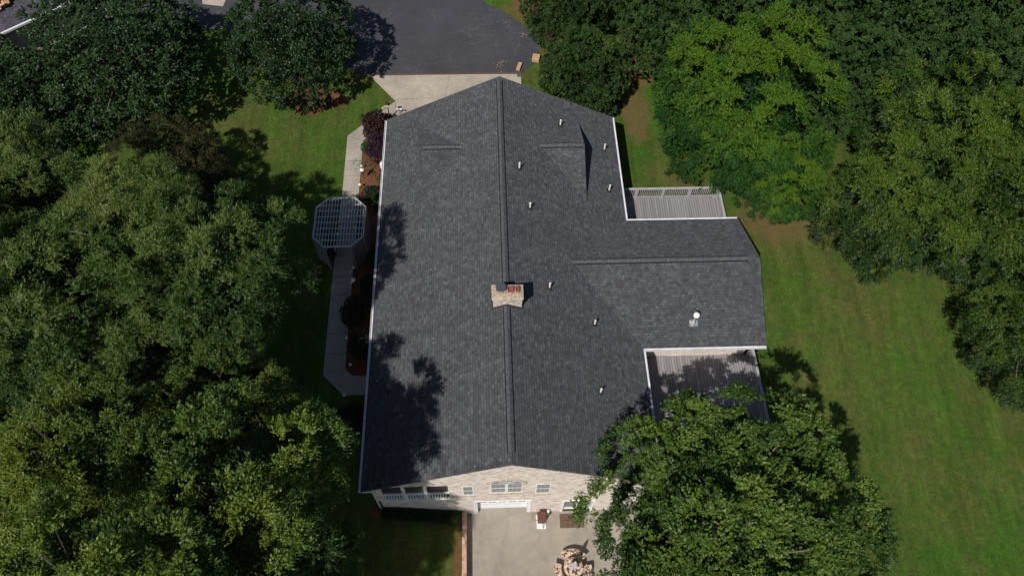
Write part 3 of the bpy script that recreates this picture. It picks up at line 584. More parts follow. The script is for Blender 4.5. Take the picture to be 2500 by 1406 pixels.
# lamp post at house corner
x, y, z = -7.42, 26.3, G0
o = empty('lamp_post', (x, y, z), 'black lantern on a short post beside the far left house corner', 'lamp'); m = MB(); m.tube([(x, y, z), (x, y, z + 1.2)], [.04, .03], 8); m.build('post', M['black'], o)
m = MB(); m.lathe((x, y, z + 1.2), [(.05, 0), (.10, .05), (.12, .26), (.12, .262)], 6); m.build('lantern', M['black'], o); m = MB(); m.lathe((x, y, z + 1.26), [(.112, 0), (.128, .17)], 6); m.build('lens', M['glow'], o)
m = MB(); m.lathe((x, y, z + 1.46), [(.17, 0), (.05, .14), (.015, .22)], 6); m.build('lantern_roof', M['black'], o)
x, y = -6.74, 26.75
o = empty('flood_light', (x, y, z), 'small twin-headed pale floodlight on a stake where the driveway meets the path', 'floodlight'); m = MB(); m.tube([(x, y, z), (x, y, z + .5)], [.02, .02], 6); m.build('stake', M['black'], o)
for sg in (-1, 1): m = MB(); m.tube([(x, y, z + .5), (x + .12 * sg, y - .04, z + .56), (x + .18 * sg, y - .1, z + .54)], [.03, .05, .07], 8); m.build('lamp_head', M['pvc'], o)
# hummingbird feeders / ornaments
for i, (x, y, lab) in enumerate(((-8.82, 21.1, 'dark hanging bird feeder with a white dome in the sunny bed'), (-8.75, 12.9, 'slim dark bird feeder with a pale cap in the shaded bed'))):
    z = G0; o = empty('bird_feeder', (x, y, z), lab, 'bird feeder'); m = MB(); m.tube([(x, y, z), (x, y, z + .75)], [.015, .015], 6); m.build('pole', M['black'], o)
    m = MB(); m.lathe((x, y, z + .55), [(.05, 0), (.09, .06), (.085, .35), (.05, .42)], 10); m.build('seed_tube', M['brown'], o); m = MB(); m.lathe((x, y, z + .96), [(.14, 0), (.12, .05), (.03, .11)], 12); m.build('dome', M['pvc'], o)
x, y, z = -7.45, 21.7, G0; o = empty('garden_urn', (x, y, z), 'pale round urn tucked under the gutter by the plum shrub', 'urn'); m = MB(); m.lathe((x, y, z), [(.14, 0), (.10, .1), (.26, .35), (.30, .6), (.26, .75)], 18); m.build('bowl', M['pvc'], o); m = MB(); m.lathe((x, y, z + .75), [(.29, 0), (.29, .05)], 18); m.build('rim', M['pvc'], o)
x, y, z = -8.0, 21.0, G0; o = MB().tube([(x, y, z), (x - .12, y + .25, z + .9)], [.02, .02], 6).build('plant_stake', M['black']); tag(o, 'thin black stake leaning beside the small green tree in the bed', 'stake')
def block(name, cx, cy, z, lx, ly, h, rz, mat, label, cat):
    c, s_ = math.cos(rz), math.sin(rz); p = [(-lx, -ly), (lx, -ly), (lx, ly), (-lx, ly)]; o = MB().prism([(cx + a * c - b * s_, cy + a * s_ + b * c) for a, b in p], z, z + h).build(name, mat, bevel=.03); return tag(o, label, cat)
block('stone_block', 1.60, 31.05, G0 + .03, .14, .36, .22, -.30, M['stone'], 'long tan stone block at the corner of the asphalt driveway', 'stone')
block('stone_block', 2.85, 31.85, G0 + .03, .26, .30, .3, -.2, M['stone'], 'tan square stone block half under the round dark tree', 'stone')
block('stone_block', -7.78, 27.42, G0 + .0, .09, .30, .12, -.85, M['stone'], 'small yellow stone edging block on the grass edge of the sidewalk', 'stone')
block('drain_cover', 1.55, 30.3, G0 + .041, .13, .17, .02, 0, M['slate'], 'small grey metal plate at the corner of the concrete apron', 'drain')
hs = MB(); hs.tube([(-10.9 + .35 * math.cos(a), 14.0 + .5 * math.sin(a), gz(-10.9, 14) + .03) for a in np.linspace(1.5, 5.2, 14)], [.035] * 14, 6); tag(hs.build('garden_hose', M['stone'], smooth=True), 'tan curved hose end lying in the grass at the pergola foot', 'hose')

r_ = random.Random(9); lt = MB()
for k in range(70):
    cx, cy = r_.choice([(0.1, 31.2), (0.3, 31.7), (-1.4, 30.0), (0.9, 35.9), (2.0, 34.6)]); cx += r_.gauss(0, .28); cy += r_.gauss(0, .22); a = r_.uniform(0, 3.1); q = r_.uniform(.03, .07)
    lt.bar((cx, cy, G0 + .055 + .001 * k * .2), (cx + q * math.cos(a), cy + q * math.sin(a), G0 + .06 + .001 * k * .2), q * .7, .004)
tag(lt.build('leaf_litter', M['stone']), 'dry tan leaves scattered on the asphalt and apron corner', 'leaves', kind='stuff')
# patio things
o = empty('hose_cabinet', (1.66, -.3, .03), 'brown square cabinet on white feet with a hose loop by the garage', 'cabinet')
MB().box(1.43, 1.90, -.56, -.06, .78, .86).build('lid', M['brown'], o, bevel=.02); MB().box(1.47, 1.86, -.52, -.10, .10, .78).build('body', M['brown'], o, bevel=.01)
MB().box(1.42, 1.92, -.78, -.04, .03, .10).build('base', M['pvc'], o, bevel=.01)
MB().tube([(1.36 + .19 * math.cos(a), -.32 + .19 * math.sin(a), .75) for a in np.linspace(0, 6.28, 25)], [.012] * 25, 6).build('hose_loop', M['brown'], o, smooth=True)
MB().tube([(1.72, -.57, .5), (1.74, -.72, .45), (1.76, -.76, .15)], [.02, .02, .02], 6).build('hose_tap', M['black'], o)
m = MB(); m.lathe((2.02, .0, .03), [(.08, 0), (.085, .55), (.085, .6)], 14); o = m.build('bucket', M['pvc']); tag(o, 'slim white canister standing behind the brown cabinet', 'canister')
o = MB().box(2.66, 3.95, -.77, -.02, .034, .05).build('door_mat', M['mat'], bevel=.006); tag(o, 'large brown mat in front of the glazed basement door', 'mat')
tx, ty = 3.15, -2.90
o = empty('round_table', (tx, ty, .03), 'round mosaic patio table with brown and cream tiles', 'table')
MB().lathe((tx, ty, .72), [(.47, 0), (.47, .035)], 48).build('tabletop', M['mosaic'], o); MB().lathe((tx, ty, .70), [(.49, 0), (.49, .05), (.472, .052), (.472, .03)], 48).build('table_rim', M['rim'], o); MB().lathe((tx, ty, .03), [(.3, 0), (.16, .08), (.13, .4), (.22, .67)], 20).build('pedestal', M['rim'], o)
def bench(a0, a1, label):
    ri, ro = .60, .98; n = 14; o = empty('curved_bench', (tx + .8 * math.cos((a0 + a1) / 2), ty + .8 * math.sin((a0 + a1) / 2), .03), label, 'bench', None)
    A = np.linspace(a0, a1, n); poly = [(tx + ro * math.cos(a), ty + ro * math.sin(a)) for a in A] + [(tx + ri * math.cos(a), ty + ri * math.sin(a)) for a in A[::-1]]
    MB().prism(poly, .42, .47).build('seat', M['rim'], o)
    A = np.linspace(a0 + .03, a1 - .03, n); poly = [(tx + (ro - .02) * math.cos(a), ty + (ro - .02) * math.sin(a)) for a in A] + [(tx + (ri + .02) * math.cos(a), ty + (ri + .02) * math.sin(a)) for a in A[::-1]]
    MB().prism(poly, .465, .476).build('seat_tiles', M['mosaic'], o)
    for t in (.2, .8):
        a = a0 + (a1 - a0) * t; aw = .12; MB().prism([(tx + r * math.cos(b), ty + r * math.sin(b)) for r, b in ((.9, a - aw), (.9, a + aw), (.68, a + aw), (.68, a - aw))], .03, .42).build('bench_support', M['rim'], o)
bench(rad(38), rad(128), 'curved mosaic bench on the house side of the round table'); bench(rad(160), rad(250), 'curved mosaic bench left of the round table'); bench(rad(-80), rad(10), 'curved mosaic bench under the tree, right of the round table')
o = empty('patio_umbrella', (tx, ty, .76), 'closed grey patio umbrella standing through the mosaic table', 'umbrella'); MB().tube([(tx, ty, .05), (tx, ty, 2.15)], [.022, .022], 8).build('pole', M['gut'], o)
m = MB(); n = 32; prof = [(.015, 2.12), (.05, 2.05), (.085, 1.75), (.12, 1.4), (.17, 1.05), (.19, .98)]; b = 0
for r, z in prof:
    for k in range(n): q = r * (1.18 if k % 4 == 0 else (.62 if k % 4 == 2 else .9)); a = 2 * math.pi * k / n + z * .25; m.v.append((tx + q * math.cos(a), ty + q * math.sin(a), z))
for i in range(len(prof) - 1):
    for k in range(n): m.f.append((i * n + k, i * n + (k + 1) % n, (i + 1) * n + (k + 1) % n, (i + 1) * n + k))
m.build('canopy', M['umb'], o); MB().lathe((tx, ty, 2.12), [(.02, 0), (.03, .03), (.01, .08)], 8).build('finial', M['gut'], o)

# neighbour house corner, top left
a = Vector((-34.6, 31.6, 0)); d = Vector((.77, .64, 0)).normalized(); nrm = Vector((-d.y, d.x, 0)); e = a + d * 8; ze = 5.2
H = empty('neighbour_house', tuple(a + Vector((0, 0, G0))), 'corner of a neighbouring grey shingled house with a white gutter', 'house')
q = [a, e, e + nrm * 6, a - d * .0 + nrm * 6]; zz = [ze, ze, ze + 2.6, ze + 2.6]
MB().slab([(v.x, v.y, z) for v, z in zip(q, zz)], .15).build('roof', M['nshingle'], H)
g = MB(); g.bar(a - nrm * .09 + Vector((0, 0, ze - .08)), e - nrm * .09 + Vector((0, 0, ze - .08)), .16, .13); g.build('gutter', M['gut'], H)
wl = MB(); wl.bar(a + nrm * .5 + d * .4 + Vector((0, 0, 3.6)), e + nrm * .5 + Vector((0, 0, 3.6)), .1, 3.0); wl.bar(a + nrm * .55 + d * .4 + Vector((0, 0, 3.6)), a + nrm * 6 + d * .4 + Vector((0, 0, 3.6)), .1, 3.0); wl.build('wall', M['brick'], H)
c0 = a + d * 1.75 + nrm * 1.35; zc0 = ze + 1.35 * 2.6 / 6
sm = MB(); rr = random.Random(4)
for k in range(9): p = c0 + d * rr.uniform(-.55, .6) + nrm * rr.uniform(-.1, .3); zq = ze + (p - a).dot(nrm) * 2.6 / 6; sm.bar(p + Vector((0, 0, zq + .05 + .03 * k)), p + d * rr.uniform(.3, .7) + nrm * rr.uniform(-.2, .5) + Vector((0, 0, zq + .2 + .03 * k)), .22, .05)
sm.bar(c0 + Vector((0, 0, zc0 + .25)), c0 - d * .5 + nrm * 1.6 + Vector((0, 0, zc0 + 1.0)), .3, .06)
tag(sm.build('roof_scrap', M['tan']), 'tan bark-like scrap lying on the neighbouring grey roof', 'debris')

#FOLIAGE
# ------------------------------------------------------------ foliage
def leaf_mesh(name, pos, dirn, nor, ln, wd, tint, mat):
    n = len(pos); d = dirn / (np.linalg.norm(dirn, axis=1, keepdims=True) + 1e-9); s_ = np.cross(d, nor); s_ /= (np.linalg.norm(s_, axis=1, keepdims=True) + 1e-9)
    ln = ln[:, None]; wd = wd[:, None]
    v = np.empty((n, 4, 3), np.float32); v[:, 0] = pos - d * ln * .5; v[:, 1] = pos + s_ * wd * .5 - d * ln * .05; v[:, 2] = pos + d * ln * .5; v[:, 3] = pos - s_ * wd * .5 - d * ln * .05
    me = bpy.data.meshes.new(name); me.vertices.add(n * 4); me.vertices.foreach_set('co', v.ravel()); me.loops.add(n * 4); me.loops.foreach_set('vertex_index', np.arange(n * 4, dtype=np.int32))
    me.polygons.add(n); me.polygons.foreach_set('loop_start', np.arange(0, n * 4, 4, dtype=np.int32)); me.polygons.foreach_set('loop_total', np.full(n, 4, np.int32)); me.update()
    at = me.attributes.new('tint', 'FLOAT', 'FACE'); at.data.foreach_set('value', np.clip(tint, 0, 1).astype(np.float32)); me.materials.append(mat); return me
def unit(r, n):
    v = r.normal(size=(n, 3)); return v / np.linalg.norm(v, axis=1, keepdims=True)
def crown_mesh(name, mat, seed, R, nc, rc, ns, nl, ln, wd, droop=0.2, low=-0.5, lump=0.22, top=0.0, spray=0.35, upb=0.5, shape='round', flat=.75, inner=.2, shell=.35, nb=9, core=0):
    """crown centred on origin, radii R; nc clumps, ns sprays each, nl leaves each"""
    r = np.random.default_rng(seed); R = np.array(R, float)
    bd = unit(r, 14); ba = r.uniform(-1, 1, 14)
    def env(u): return 1 + lump * np.clip((np.exp(-(1 - u @ bd.T) * 6) * ba).sum(1), -1.2, 1.2)
    u = unit(r, nc * 6); u = u[u[:, 2] > low][:nc * 3]
    # thin out by greedy spacing
    keep = []; md = 1.55 / math.sqrt(nc)
    for i in range(len(u)):
        if all(((u[i] - u[j]) ** 2).sum() > md * md for j in keep): keep.append(i)
        if len(keep) >= nc: break
    u = u[keep]; nc = len(u); f = 1 - shell * r.random(nc) ** 1.6
    if shape == 'cone':
        h = u[:, 2] * .5 + .5; h = r.random(nc) ** 1.15; a = r.random(nc) * 6.283; rr = (1 - h) ** .8 * (.9 + .15 * r.random(nc)) + .06
        c = np.stack([np.cos(a) * rr * R[0], np.sin(a) * rr * R[1], (h * 2 - 1) * R[2]], 1); u = np.stack([np.cos(a), np.sin(a), np.full(nc, .5)], 1); u /= np.linalg.norm(u, axis=1, keepdims=True)
    else: c = u * R * (env(u) * f)[:, None]
    ni = int(nc * inner)      # a few inner clumps so that the middle is not hollow
    if ni: ui = unit(r, ni); c = np.vstack([c, ui * R * (.25 + .4 * r.random(ni))[:, None]]); u = np.vstack([u, ui]); nc += ni
    cr_ = rc * r.uniform(.7, 1.4, nc)
    # boughs sit on the outer dome of each lobe, sprays on each bough
    bu = unit(r, nc * nb); cu = np.repeat(u, nb, 0); bu = bu * .9 + cu * .8 + np.array([0, 0, upb * .7]); bu /= np.linalg.norm(bu, axis=1, keepdims=True)
    bc = np.repeat(c, nb, 0) + bu * np.repeat(cr_, nb)[:, None] * np.array([1, 1, flat]) * (.75 + .4 * r.random(nc * nb))[:, None]
    su = unit(r, nc * nb * ns); cu = np.repeat(bu, ns, 0); su = su * .85 + cu * .9 + np.array([0, 0, upb * .4]); su /= np.linalg.norm(su, axis=1, keepdims=True)
    br = np.repeat(cr_ * .36, nb * ns)
    sp = np.repeat(bc, ns, 0) + su * br[:, None] * (.3 + .7 * r.random(len(su)))[:, None]
    sd = su + cu * .4 + r.normal(size=su.shape) * .25 - np.array([0, 0, droop]); sd /= np.linalg.norm(sd, axis=1, keepdims=True)
    N = nc * nb * ns * nl; t = r.random(N); P_ = np.repeat(sp, nl, 0) + np.repeat(sd, nl, 0) * (t * spray)[:, None] + r.normal(size=(N, 3)) * (spray * .085) - np.array([0, 0, 1]) * (droop * .5 * t ** 2 * spray)[:, None]
    dl = np.repeat(sd, nl, 0) * .9 + unit(r, N) * .75 - np.array([0, 0, droop * .6]); nr = np.repeat(su, nl, 0) * .7 + unit(r, N) * .5 + np.array([0, 0, upb * .7])
    l = ln * r.uniform(.65, 1.3, N); w_ = wd * r.uniform(.7, 1.25, N)
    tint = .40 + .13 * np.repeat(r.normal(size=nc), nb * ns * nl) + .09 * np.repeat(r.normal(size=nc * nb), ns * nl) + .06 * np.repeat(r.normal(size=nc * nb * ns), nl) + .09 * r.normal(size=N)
    if top: tint = tint - top * .5 + top * np.clip((np.repeat(su[:, 2], nl) * .5 + .5), 0, 1) * np.clip(P_[:, 2] / R[2] * .6 + .7, 0, 1.2) * 1.3  # higher, upward-facing sprays lighter: new growth plus sunlit tips put into the colour
    # leaves deep in the crown, tinted darker to paint in the inner shade
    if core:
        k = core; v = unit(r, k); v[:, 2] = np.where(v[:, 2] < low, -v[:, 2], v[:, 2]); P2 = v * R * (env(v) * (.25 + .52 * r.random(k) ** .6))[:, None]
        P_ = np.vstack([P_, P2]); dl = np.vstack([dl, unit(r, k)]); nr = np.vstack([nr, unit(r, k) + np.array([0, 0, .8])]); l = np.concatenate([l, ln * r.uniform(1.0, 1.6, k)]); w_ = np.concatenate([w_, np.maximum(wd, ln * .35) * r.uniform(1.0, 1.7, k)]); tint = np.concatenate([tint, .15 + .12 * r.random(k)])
    return leaf_mesh(name, P_, dl, nr, l, w_, tint, mat), c
def trunk_mesh(cl, R, zc, rt_, seed, mat, nlimb=14):
    r = random.Random(seed); m = MB(); H = zc
    fork = Vector((r.uniform(-.2, .2), r.uniform(-.2, .2), -R[2] * .45)); base = Vector((0, 0, -H - .3))
    m.tube([base, base.lerp(fork, .15), base.lerp(fork, .6), fork, Vector((0, 0, R[2] * .2)), Vector((.1, .1, R[2] * .7))], [rt_ * 1.35, rt_, rt_ * .85, rt_ * .7, rt_ * .4, rt_ * .12], 9)
    idx = list(range(len(cl))); r.shuffle(idx)
    for i in idx[:nlimb]:
        c = Vector(cl[i]); t = r.uniform(0, .7); s0 = fork.lerp(Vector((0, 0, R[2] * .4)), t); mid = s0.lerp(c, .5) + Vector((r.uniform(-.3, .3), r.uniform(-.3, .3), r.uniform(-.1, .5)))
        m.tube([s0, mid, c], [rt_ * .38 * (1 - t * .4), rt_ * .2, rt_ * .05], 6)
        for k in range(2):
            j = r.choice(idx); c2 = Vector(cl[j])
            if (c2 - c).length < R[0] * .7: m.tube([mid, mid.lerp(c2, .55) + Vector((0, 0, .2)), c2], [rt_ * .16, rt_ * .1, rt_ * .03], 5)
    return m
KIND = {}; PADS = dict(oak=.8, cyp=.7, pur=.2, plum=.2, bush=.2, dark=.2, airy=.2, bro=.6)
def tree_kind(key, name, mat, bark, seed, R, zc, rt_, nlimb=14, **kw):
    me, cl = crown_mesh(name + '_crown', M[mat], seed, R, **kw); tm = trunk_mesh(cl, R, zc, rt_, seed, None, nlimb)
    t0 = bpy.data.meshes.new('trunk'); t0.from_pydata(tm.v, [], tm.f); t0.update(); t0.materials.append(M[bark])
    for p in t0.polygons: p.use_smooth = True
    KIND[key] = (name, me, t0, R, zc)
def tree(key, x, y, zc, r, rz, label, cat='tree', group=None, sz=None, sy=None):
    """crown centre at height zc (world); r horizontal radius"""
    name, me, tm, R, z0 = KIND[key]; pad = R[0] / (R[0] + PADS.get(key, .9)); k = r / R[0] * pad; kz = (sz / R[2] if sz else r / R[0]) * pad; ky = (sy / R[1] if sy else r / R[0]) * pad; g0 = gz(x, y)
    o = empty(name, (x, y, g0), label, cat, group)
    for nm, dat in (('crown', me), ('trunk', tm)):
        c = bpy.data.objects.new(nm, dat); COL.objects.link(c); c.parent = o; c.rotation_euler = (0, 0, rz); c.location = (0, 0, zc - g0)
        c.scale = (k, ky, kz if nm == 'crown' else (zc - g0) / z0)
    return o

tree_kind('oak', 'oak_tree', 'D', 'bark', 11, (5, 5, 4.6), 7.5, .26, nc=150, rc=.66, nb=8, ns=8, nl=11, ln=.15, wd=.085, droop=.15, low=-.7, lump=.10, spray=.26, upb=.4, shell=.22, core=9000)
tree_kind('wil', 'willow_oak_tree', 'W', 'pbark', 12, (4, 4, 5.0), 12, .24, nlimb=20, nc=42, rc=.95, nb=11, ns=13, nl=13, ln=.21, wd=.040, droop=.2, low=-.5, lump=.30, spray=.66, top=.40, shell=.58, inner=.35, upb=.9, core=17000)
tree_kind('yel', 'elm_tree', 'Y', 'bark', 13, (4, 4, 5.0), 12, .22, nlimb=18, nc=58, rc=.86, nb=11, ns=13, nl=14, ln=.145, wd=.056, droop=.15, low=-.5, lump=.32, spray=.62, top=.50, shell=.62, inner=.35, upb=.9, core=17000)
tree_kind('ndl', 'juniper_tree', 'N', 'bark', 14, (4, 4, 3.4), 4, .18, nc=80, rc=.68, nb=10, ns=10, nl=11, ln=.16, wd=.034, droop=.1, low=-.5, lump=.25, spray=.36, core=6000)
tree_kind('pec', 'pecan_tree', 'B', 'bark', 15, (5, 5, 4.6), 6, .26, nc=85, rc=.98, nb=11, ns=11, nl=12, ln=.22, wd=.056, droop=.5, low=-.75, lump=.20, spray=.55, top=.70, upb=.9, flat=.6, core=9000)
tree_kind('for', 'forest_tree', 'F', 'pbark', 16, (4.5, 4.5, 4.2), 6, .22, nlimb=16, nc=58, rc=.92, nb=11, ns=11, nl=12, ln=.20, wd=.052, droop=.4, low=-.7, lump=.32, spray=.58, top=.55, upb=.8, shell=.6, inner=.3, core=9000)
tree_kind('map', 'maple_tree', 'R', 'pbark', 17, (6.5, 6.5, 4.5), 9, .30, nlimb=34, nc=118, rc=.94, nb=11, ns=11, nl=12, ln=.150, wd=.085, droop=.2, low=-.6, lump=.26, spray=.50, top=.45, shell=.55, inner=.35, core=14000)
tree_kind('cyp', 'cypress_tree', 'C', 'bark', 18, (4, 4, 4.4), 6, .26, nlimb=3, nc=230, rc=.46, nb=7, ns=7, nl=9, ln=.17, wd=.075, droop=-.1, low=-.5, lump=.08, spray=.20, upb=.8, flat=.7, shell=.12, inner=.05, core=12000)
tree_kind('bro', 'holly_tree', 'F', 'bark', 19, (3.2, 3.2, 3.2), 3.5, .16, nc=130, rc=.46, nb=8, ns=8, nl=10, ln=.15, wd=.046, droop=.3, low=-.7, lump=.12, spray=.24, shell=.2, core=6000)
gl = 'trees shading the left lawn'; gr = 'trees along the right lawn'
tree('oak', -25.0, 28.4, 6.0, 6.3, .3, 'largest round dark green oak, in the top left beside the neighbouring roof', sz=4.2, sy=6.6)
tree('oak', -13.7, 29.9, 5.9, 4.5, 1.9, 'round dark green oak whose shadow falls on the asphalt driveway', sz=4.2)
tree('oak', -30.9, 23.6, 5.6, 4.2, 2.7, 'dark shaded oak at the left edge of the photo below the neighbouring roof', sz=3.8)
tree('oak', -34.2, 28.6, 4.6, 3.0, 1.2, 'dark shaded oak tucked under the neighbouring gutter', sz=3.2)
tree('ndl', -20.3, 20.0, 4.6, 3.6, .4, 'low dull brownish fine-leaved tree between the big oak and the pale willow oaks', sz=3.0)
tree('ndl', -17.0, 16.8, 4.1, 2.3, 2.4, 'smaller brownish fine-leaved tree at the edge of the lawn shade')
tree('wil', -18.2, 12.2, 9.8, 3.3, .1, 'pale willow oak nearest the brownish tree, with a flickering feathery top', group=gl)
tree('wil', -23.0, 12.8, 10.6, 3.6, 1.3, 'yellowish willow oak at the upper left of the willow oak clump', group=gl)
tree('wil', -19.3, 5.4, 13.2, 3.9, 2.2, 'palest silvery willow oak at the left edge, halfway up the photo', group=gl)
tree('wil', -13.0, 7.2, 12.8, 3.5, 3.4, 'willow oak reaching closest to the pergola, shading the roof edge', group=gl)
tree('wil', -15.2, 3.6, 11.0, 3.1, 4.4, 'darker willow oak in the hollow behind the two yellow-green elms', group=gl)
tree('wil', -23.4, 8.6, 11.6, 3.6, 5.3, 'willow oak cut by the left edge of the photo above the silvery one', group=gl)
tree('wil', -16.2, 8.4, 13.6, 2.9, 6.0, 'tallest willow oak in the middle of the clump, with a bare branch tip', group=gl)
tree('yel', -16.0, -1.0, 13.5, 3.2, .2, 'yellow-green elm at the lower left, third from the patio grass', group=gl)
tree('yel', -11.0, -3.3, 13.0, 4.1, 1.5, 'yellow-green elm nearest the shaded house corner', group=gl)
tree('yel', -18.6, -3.9, 12.0, 3.5, 2.6, 'yellow-green elm in the bottom left corner of the photo', group=gl)
tree('yel', -12.5, -7.0, 15.2, 4.2, 3.9, 'yellow-green elm at the bottom edge beside the shaded grass strip', group=gl)
tree('yel', -10.3, 1.2, 10.0, 2.7, 4.6, 'elm crown poking out beside the shaded eave, beyond the nearest elm', group=gl, sz=2.8)
tree('wil', -23.2, 2.2, 11.4, 3.6, .7, 'willow oak at the left edge between the silvery one and the elms', group=gl)
tree('wil', -12.4, 3.2, 8.6, 2.8, 1.1, 'low dark willow oak in the deep shade beside the near stretch of sidewalk', group=gl)
tree('yel', -11.8, -9.6, 12.4, 3.8, 2.9, 'elm just outside the bottom edge, shading the grass strip and the porch wall', group=gl)
tree('yel', -8.4, -3.4, 7.6, 2.0, 5.1, 'low elm leaning over the shaded grass below the porch', group=gl)
tree('yel', -13.4, 1.6, 11.2, 2.8, .9, 'elm between the willow oaks and the corner elm, mostly in shade', group=gl)
tree('map', 9.3, -3.3, 8.2, 6.7, .6, 'big glossy green maple overhanging the near deck and the patio', sz=4.2, sy=6.3)
tree('pec', 14.9, 22.8, 6.6, 5.1, .5, 'bright yellow-green pecan tree standing on the lawn by the far deck', group=gr, sy=5.6, sz=5.0)
tree('pec', 17.3, 18.7, 4.6, 2.8, 2.4, 'lower drooping lobe of pecan foliage, a small bright tree right of the far deck', group=gr)
tree('for', 22.7, 15.4, 5.8, 4.2, .3, 'dark green leafy tree bulging over the lawn right of the wing', group=gr, sz=4.2)
tree('for', 26.2, 19.4, 6.8, 4.9, 1.6, 'leafy tree with yellow-green tips between the cypress hedge and the lawn', group=gr)
tree('for', 28.2, 13.9, 6.4, 4.6, 2.9, 'leafy tree with light tips at the right edge halfway up', group=gr)
tree('for', 28.7, 7.4, 4.8, 3.7, 4.1, 'shaded dark tree low at the right edge above the open lawn', group=gr)
tree('for', 32.5, 17.5, 8.0, 4.2, 5.2, 'leafy tree cut by the right edge, just below the cypress hedge', group=gr)
tree('bro', 5.8, 27.6, 5.0, 3.2, .4, 'round dark holly tree at the far right corner of the house roof')
tree('bro', 4.6, 33.6, 5.6, 3.0, 2.0, 'dark holly tree leaning over the right edge of the driveway', sz=3.2)
tree('bro', 8.4, 35.6, 6.0, 3.2, 3.1, 'dark holly tree behind, between the driveway and the cypresses')
hg = 'cypress trees forming the tall evergreen screen'
for i, (x, y, z, r_, l) in enumerate(((11.3, 30.6, 5.6, 3.2, 'cypress at the near left end of the screen beside the holly'), (14.6, 35.8, 6.6, 3.9, 'cypress behind the yellow-tipped pecan crown'), (19.6, 29.6, 6.8, 3.6, 'cypress right behind the pecan tree'),
        (20.5, 35.0, 7.2, 4.0, 'cypress at the top edge above the pecan tree'), (25.4, 30.6, 7.4, 4.0, 'cypress in the middle of the screen'), (23.2, 25.0, 6.4, 3.6, 'front cypress with a small rusty dead tip, facing the lawn'), (29.2, 25.2, 6.8, 3.8, 'front cypress above the yellow-tipped leafy trees'),
        (31.6, 31.0, 7.8, 4.1, 'cypress toward the top right corner'), (26.8, 36.4, 7.6, 4.0, 'cypress on the top edge right of centre of the screen'), (35.4, 25.6, 7.4, 4.0, 'cypress at the right edge of the photo'), (37.2, 31.6, 8.0, 4.2, 'cypress in the top right corner'), (9.6, 38.2, 6.4, 3.5, 'cypress at the top edge beside the driveway'),
        (16.6, 25.8, 5.0, 2.8, 'low cypress squeezed behind the pecan crown'), (33.0, 36.8, 8.0, 4.2, 'cypress beyond the top right corner tree'), (15.0, 41.0, 7.0, 4.0, 'farthest cypress at the top edge of the photo'), (21.5, 40.8, 7.4, 4.2, 'far cypress at the top edge behind the screen'), (38.5, 21.5, 7.0, 3.8, 'lower right cypress at the photo edge'), (20.4, 24.2, 5.2, 3.0, 'cypress filling the gap right of the pecan crown'))):
    tree('cyp', x, y, z, r_, i * 1.7, l, 'tree', hg)
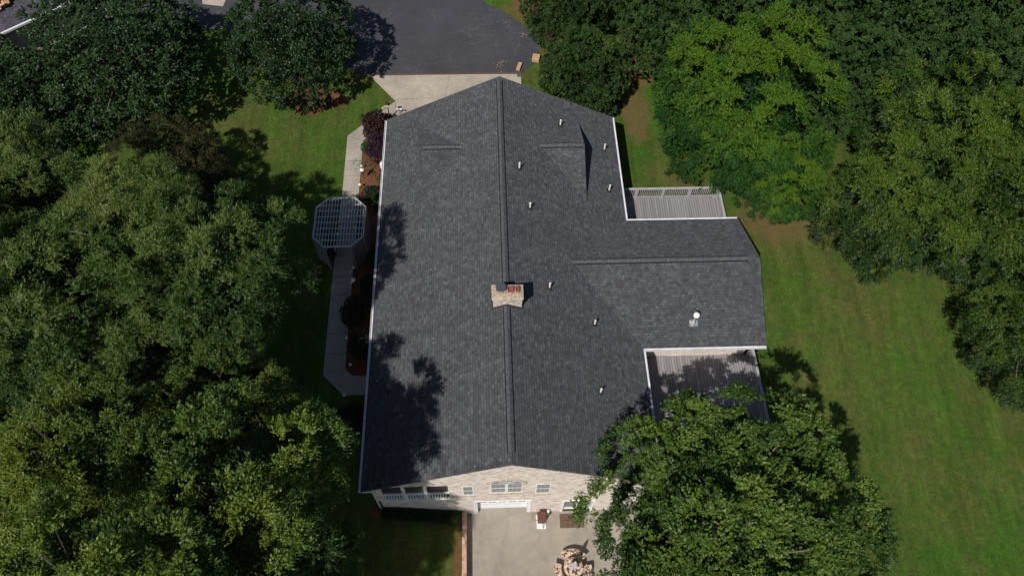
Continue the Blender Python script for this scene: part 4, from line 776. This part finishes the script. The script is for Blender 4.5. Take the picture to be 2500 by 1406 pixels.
# shrubs
def shrub_kind(key, name, mat, seed, R, **kw): tree_kind(key, name, mat, 'bark', seed, R, R[2] * .9, .05, 6, **kw)
sk = dict(core=1500, nc=60, rc=.24, nb=6, ns=6, nl=7, low=-.7, lump=.2, spray=.16, inner=.5)
shrub_kind('pur', 'purple_shrub', 'P', 31, (1, 1, .8), ln=.085, wd=.055, **sk)
shrub_kind('plum', 'plum_shrub', 'P2', 32, (1, 1, .9), ln=.06, wd=.035, **sk)
shrub_kind('bush', 'green_bush', 'G', 33, (1, 1, .85), ln=.07, wd=.045, **sk)
shrub_kind('dark', 'dark_bush', 'K', 34, (1, 1, .85), ln=.07, wd=.045, **sk)
shrub_kind('airy', 'young_tree', 'G', 35, (1, 1, .7), ln=.14, wd=.04, nc=8, rc=.25, nb=3, ns=4, nl=6, low=-.6, lump=.3, spray=.3)
for k, x, y, z, r_, sz, l in (('pur', -8.15, 24.75, G0 + 1.0, 1.0, .95, 'wine red shrub spilling over the sidewalk bend'), ('plum', -7.85, 22.85, G0 + .95, .80, .95, 'dark plum shrub just in front of the wine red one'),
    ('bush', -8.75, 23.4, G0 + .45, .38, .4, 'small green bush squeezed between the plum shrub and a path light'), ('bush', -7.6, 18.6, G0 + .75, .50, .65, 'bright green clipped ball bush against the gutter'),
    ('dark', -8.2, 19.5, G0 + .5, .60, .5, 'dark low round bush just beyond the bright green ball'), ('bush', -7.35, 20.4, G0 + .6, .42, .6, 'green bush half hidden under the gutter behind the dark bush'),
    ('airy', -8.6, 21.5, G0 + 1.0, .62, .35, 'sparse small staked tree between two path lights'), ('bush', -7.5, 26.0, G0 + .4, .3, .35, 'small yellowish bush at the far house corner'),
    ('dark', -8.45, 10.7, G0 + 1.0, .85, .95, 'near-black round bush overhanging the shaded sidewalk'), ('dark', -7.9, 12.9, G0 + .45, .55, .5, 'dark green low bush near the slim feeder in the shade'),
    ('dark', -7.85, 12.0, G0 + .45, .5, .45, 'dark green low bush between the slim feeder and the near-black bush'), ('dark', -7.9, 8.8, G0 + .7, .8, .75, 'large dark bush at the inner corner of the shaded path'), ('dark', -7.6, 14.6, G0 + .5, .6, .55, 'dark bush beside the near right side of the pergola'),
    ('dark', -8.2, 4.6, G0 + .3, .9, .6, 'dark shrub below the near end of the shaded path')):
    tree(k, x, y, z, r_, x * 7 + y, l, 'shrub' if k != 'airy' else 'small tree', sz=sz)
# arching blades along the wall foot
r = np.random.default_rng(8); n = 5200
x = r.uniform(-6.6, -2.6, n); y = -r.random(n) ** 1.5 * .55 + .05; zz = np.array([gz(a, b) for a, b in zip(x, y)]) + r.random(n) * .32
d_ = np.stack([r.normal(size=n) * .6, -.6 + r.normal(size=n) * .4, r.uniform(.1, 1.1, n)], 1)
me = leaf_mesh('border_grass', np.stack([x, y, zz], 1), d_, unit(r, n) + np.array([0, -.4, .6]), r.uniform(.2, .42, n), np.full(n, .022), r.random(n), M['A'])
o = bpy.data.objects.new('border_grass', me); COL.objects.link(o); tag(o, 'dark arching border grass growing along the foot of the brick wall', 'grass', kind='stuff')
# loose short turf tufts over the visible lawns
n = 150000; x = r.uniform(-17, 30, n); y = r.uniform(-4.5, 33, n)
keep = ~((x > -10.25) & (x < 7.2) & (y > 5.9) & (y < 31)) & ~((x > -7.1) & (x < 7.3) & (y > 0) & (y < 24.5)) & ~((x > -2.56) & (x < 8.5) & (y < .2)) & ~((x > 7) & (x < 13.9) & (y > 3) & (y < 19.3)) & ~((y > 30.4) & (x < 3)) & ~((x > -7.2) & (x < -2.3) & (y > 0) & (y < 7))
x = x[keep]; y = y[keep]; n = len(x); zz = np.array([gz(a, b) for a, b in zip(x, y)]) + .02
me = leaf_mesh('grass', np.stack([x, y, zz], 1), unit(r, n) * np.array([1, 1, .25]) + np.array([0, 0, .25]), unit(r, n) * .5 + np.array([0, 0, 1]), r.uniform(.06, .13, n), r.uniform(.012, .03, n), r.random(n), M['T'])
o = bpy.data.objects.new('grass', me); COL.objects.link(o); tag(o, 'short mown lawn grass around the house', 'grass', kind='stuff')
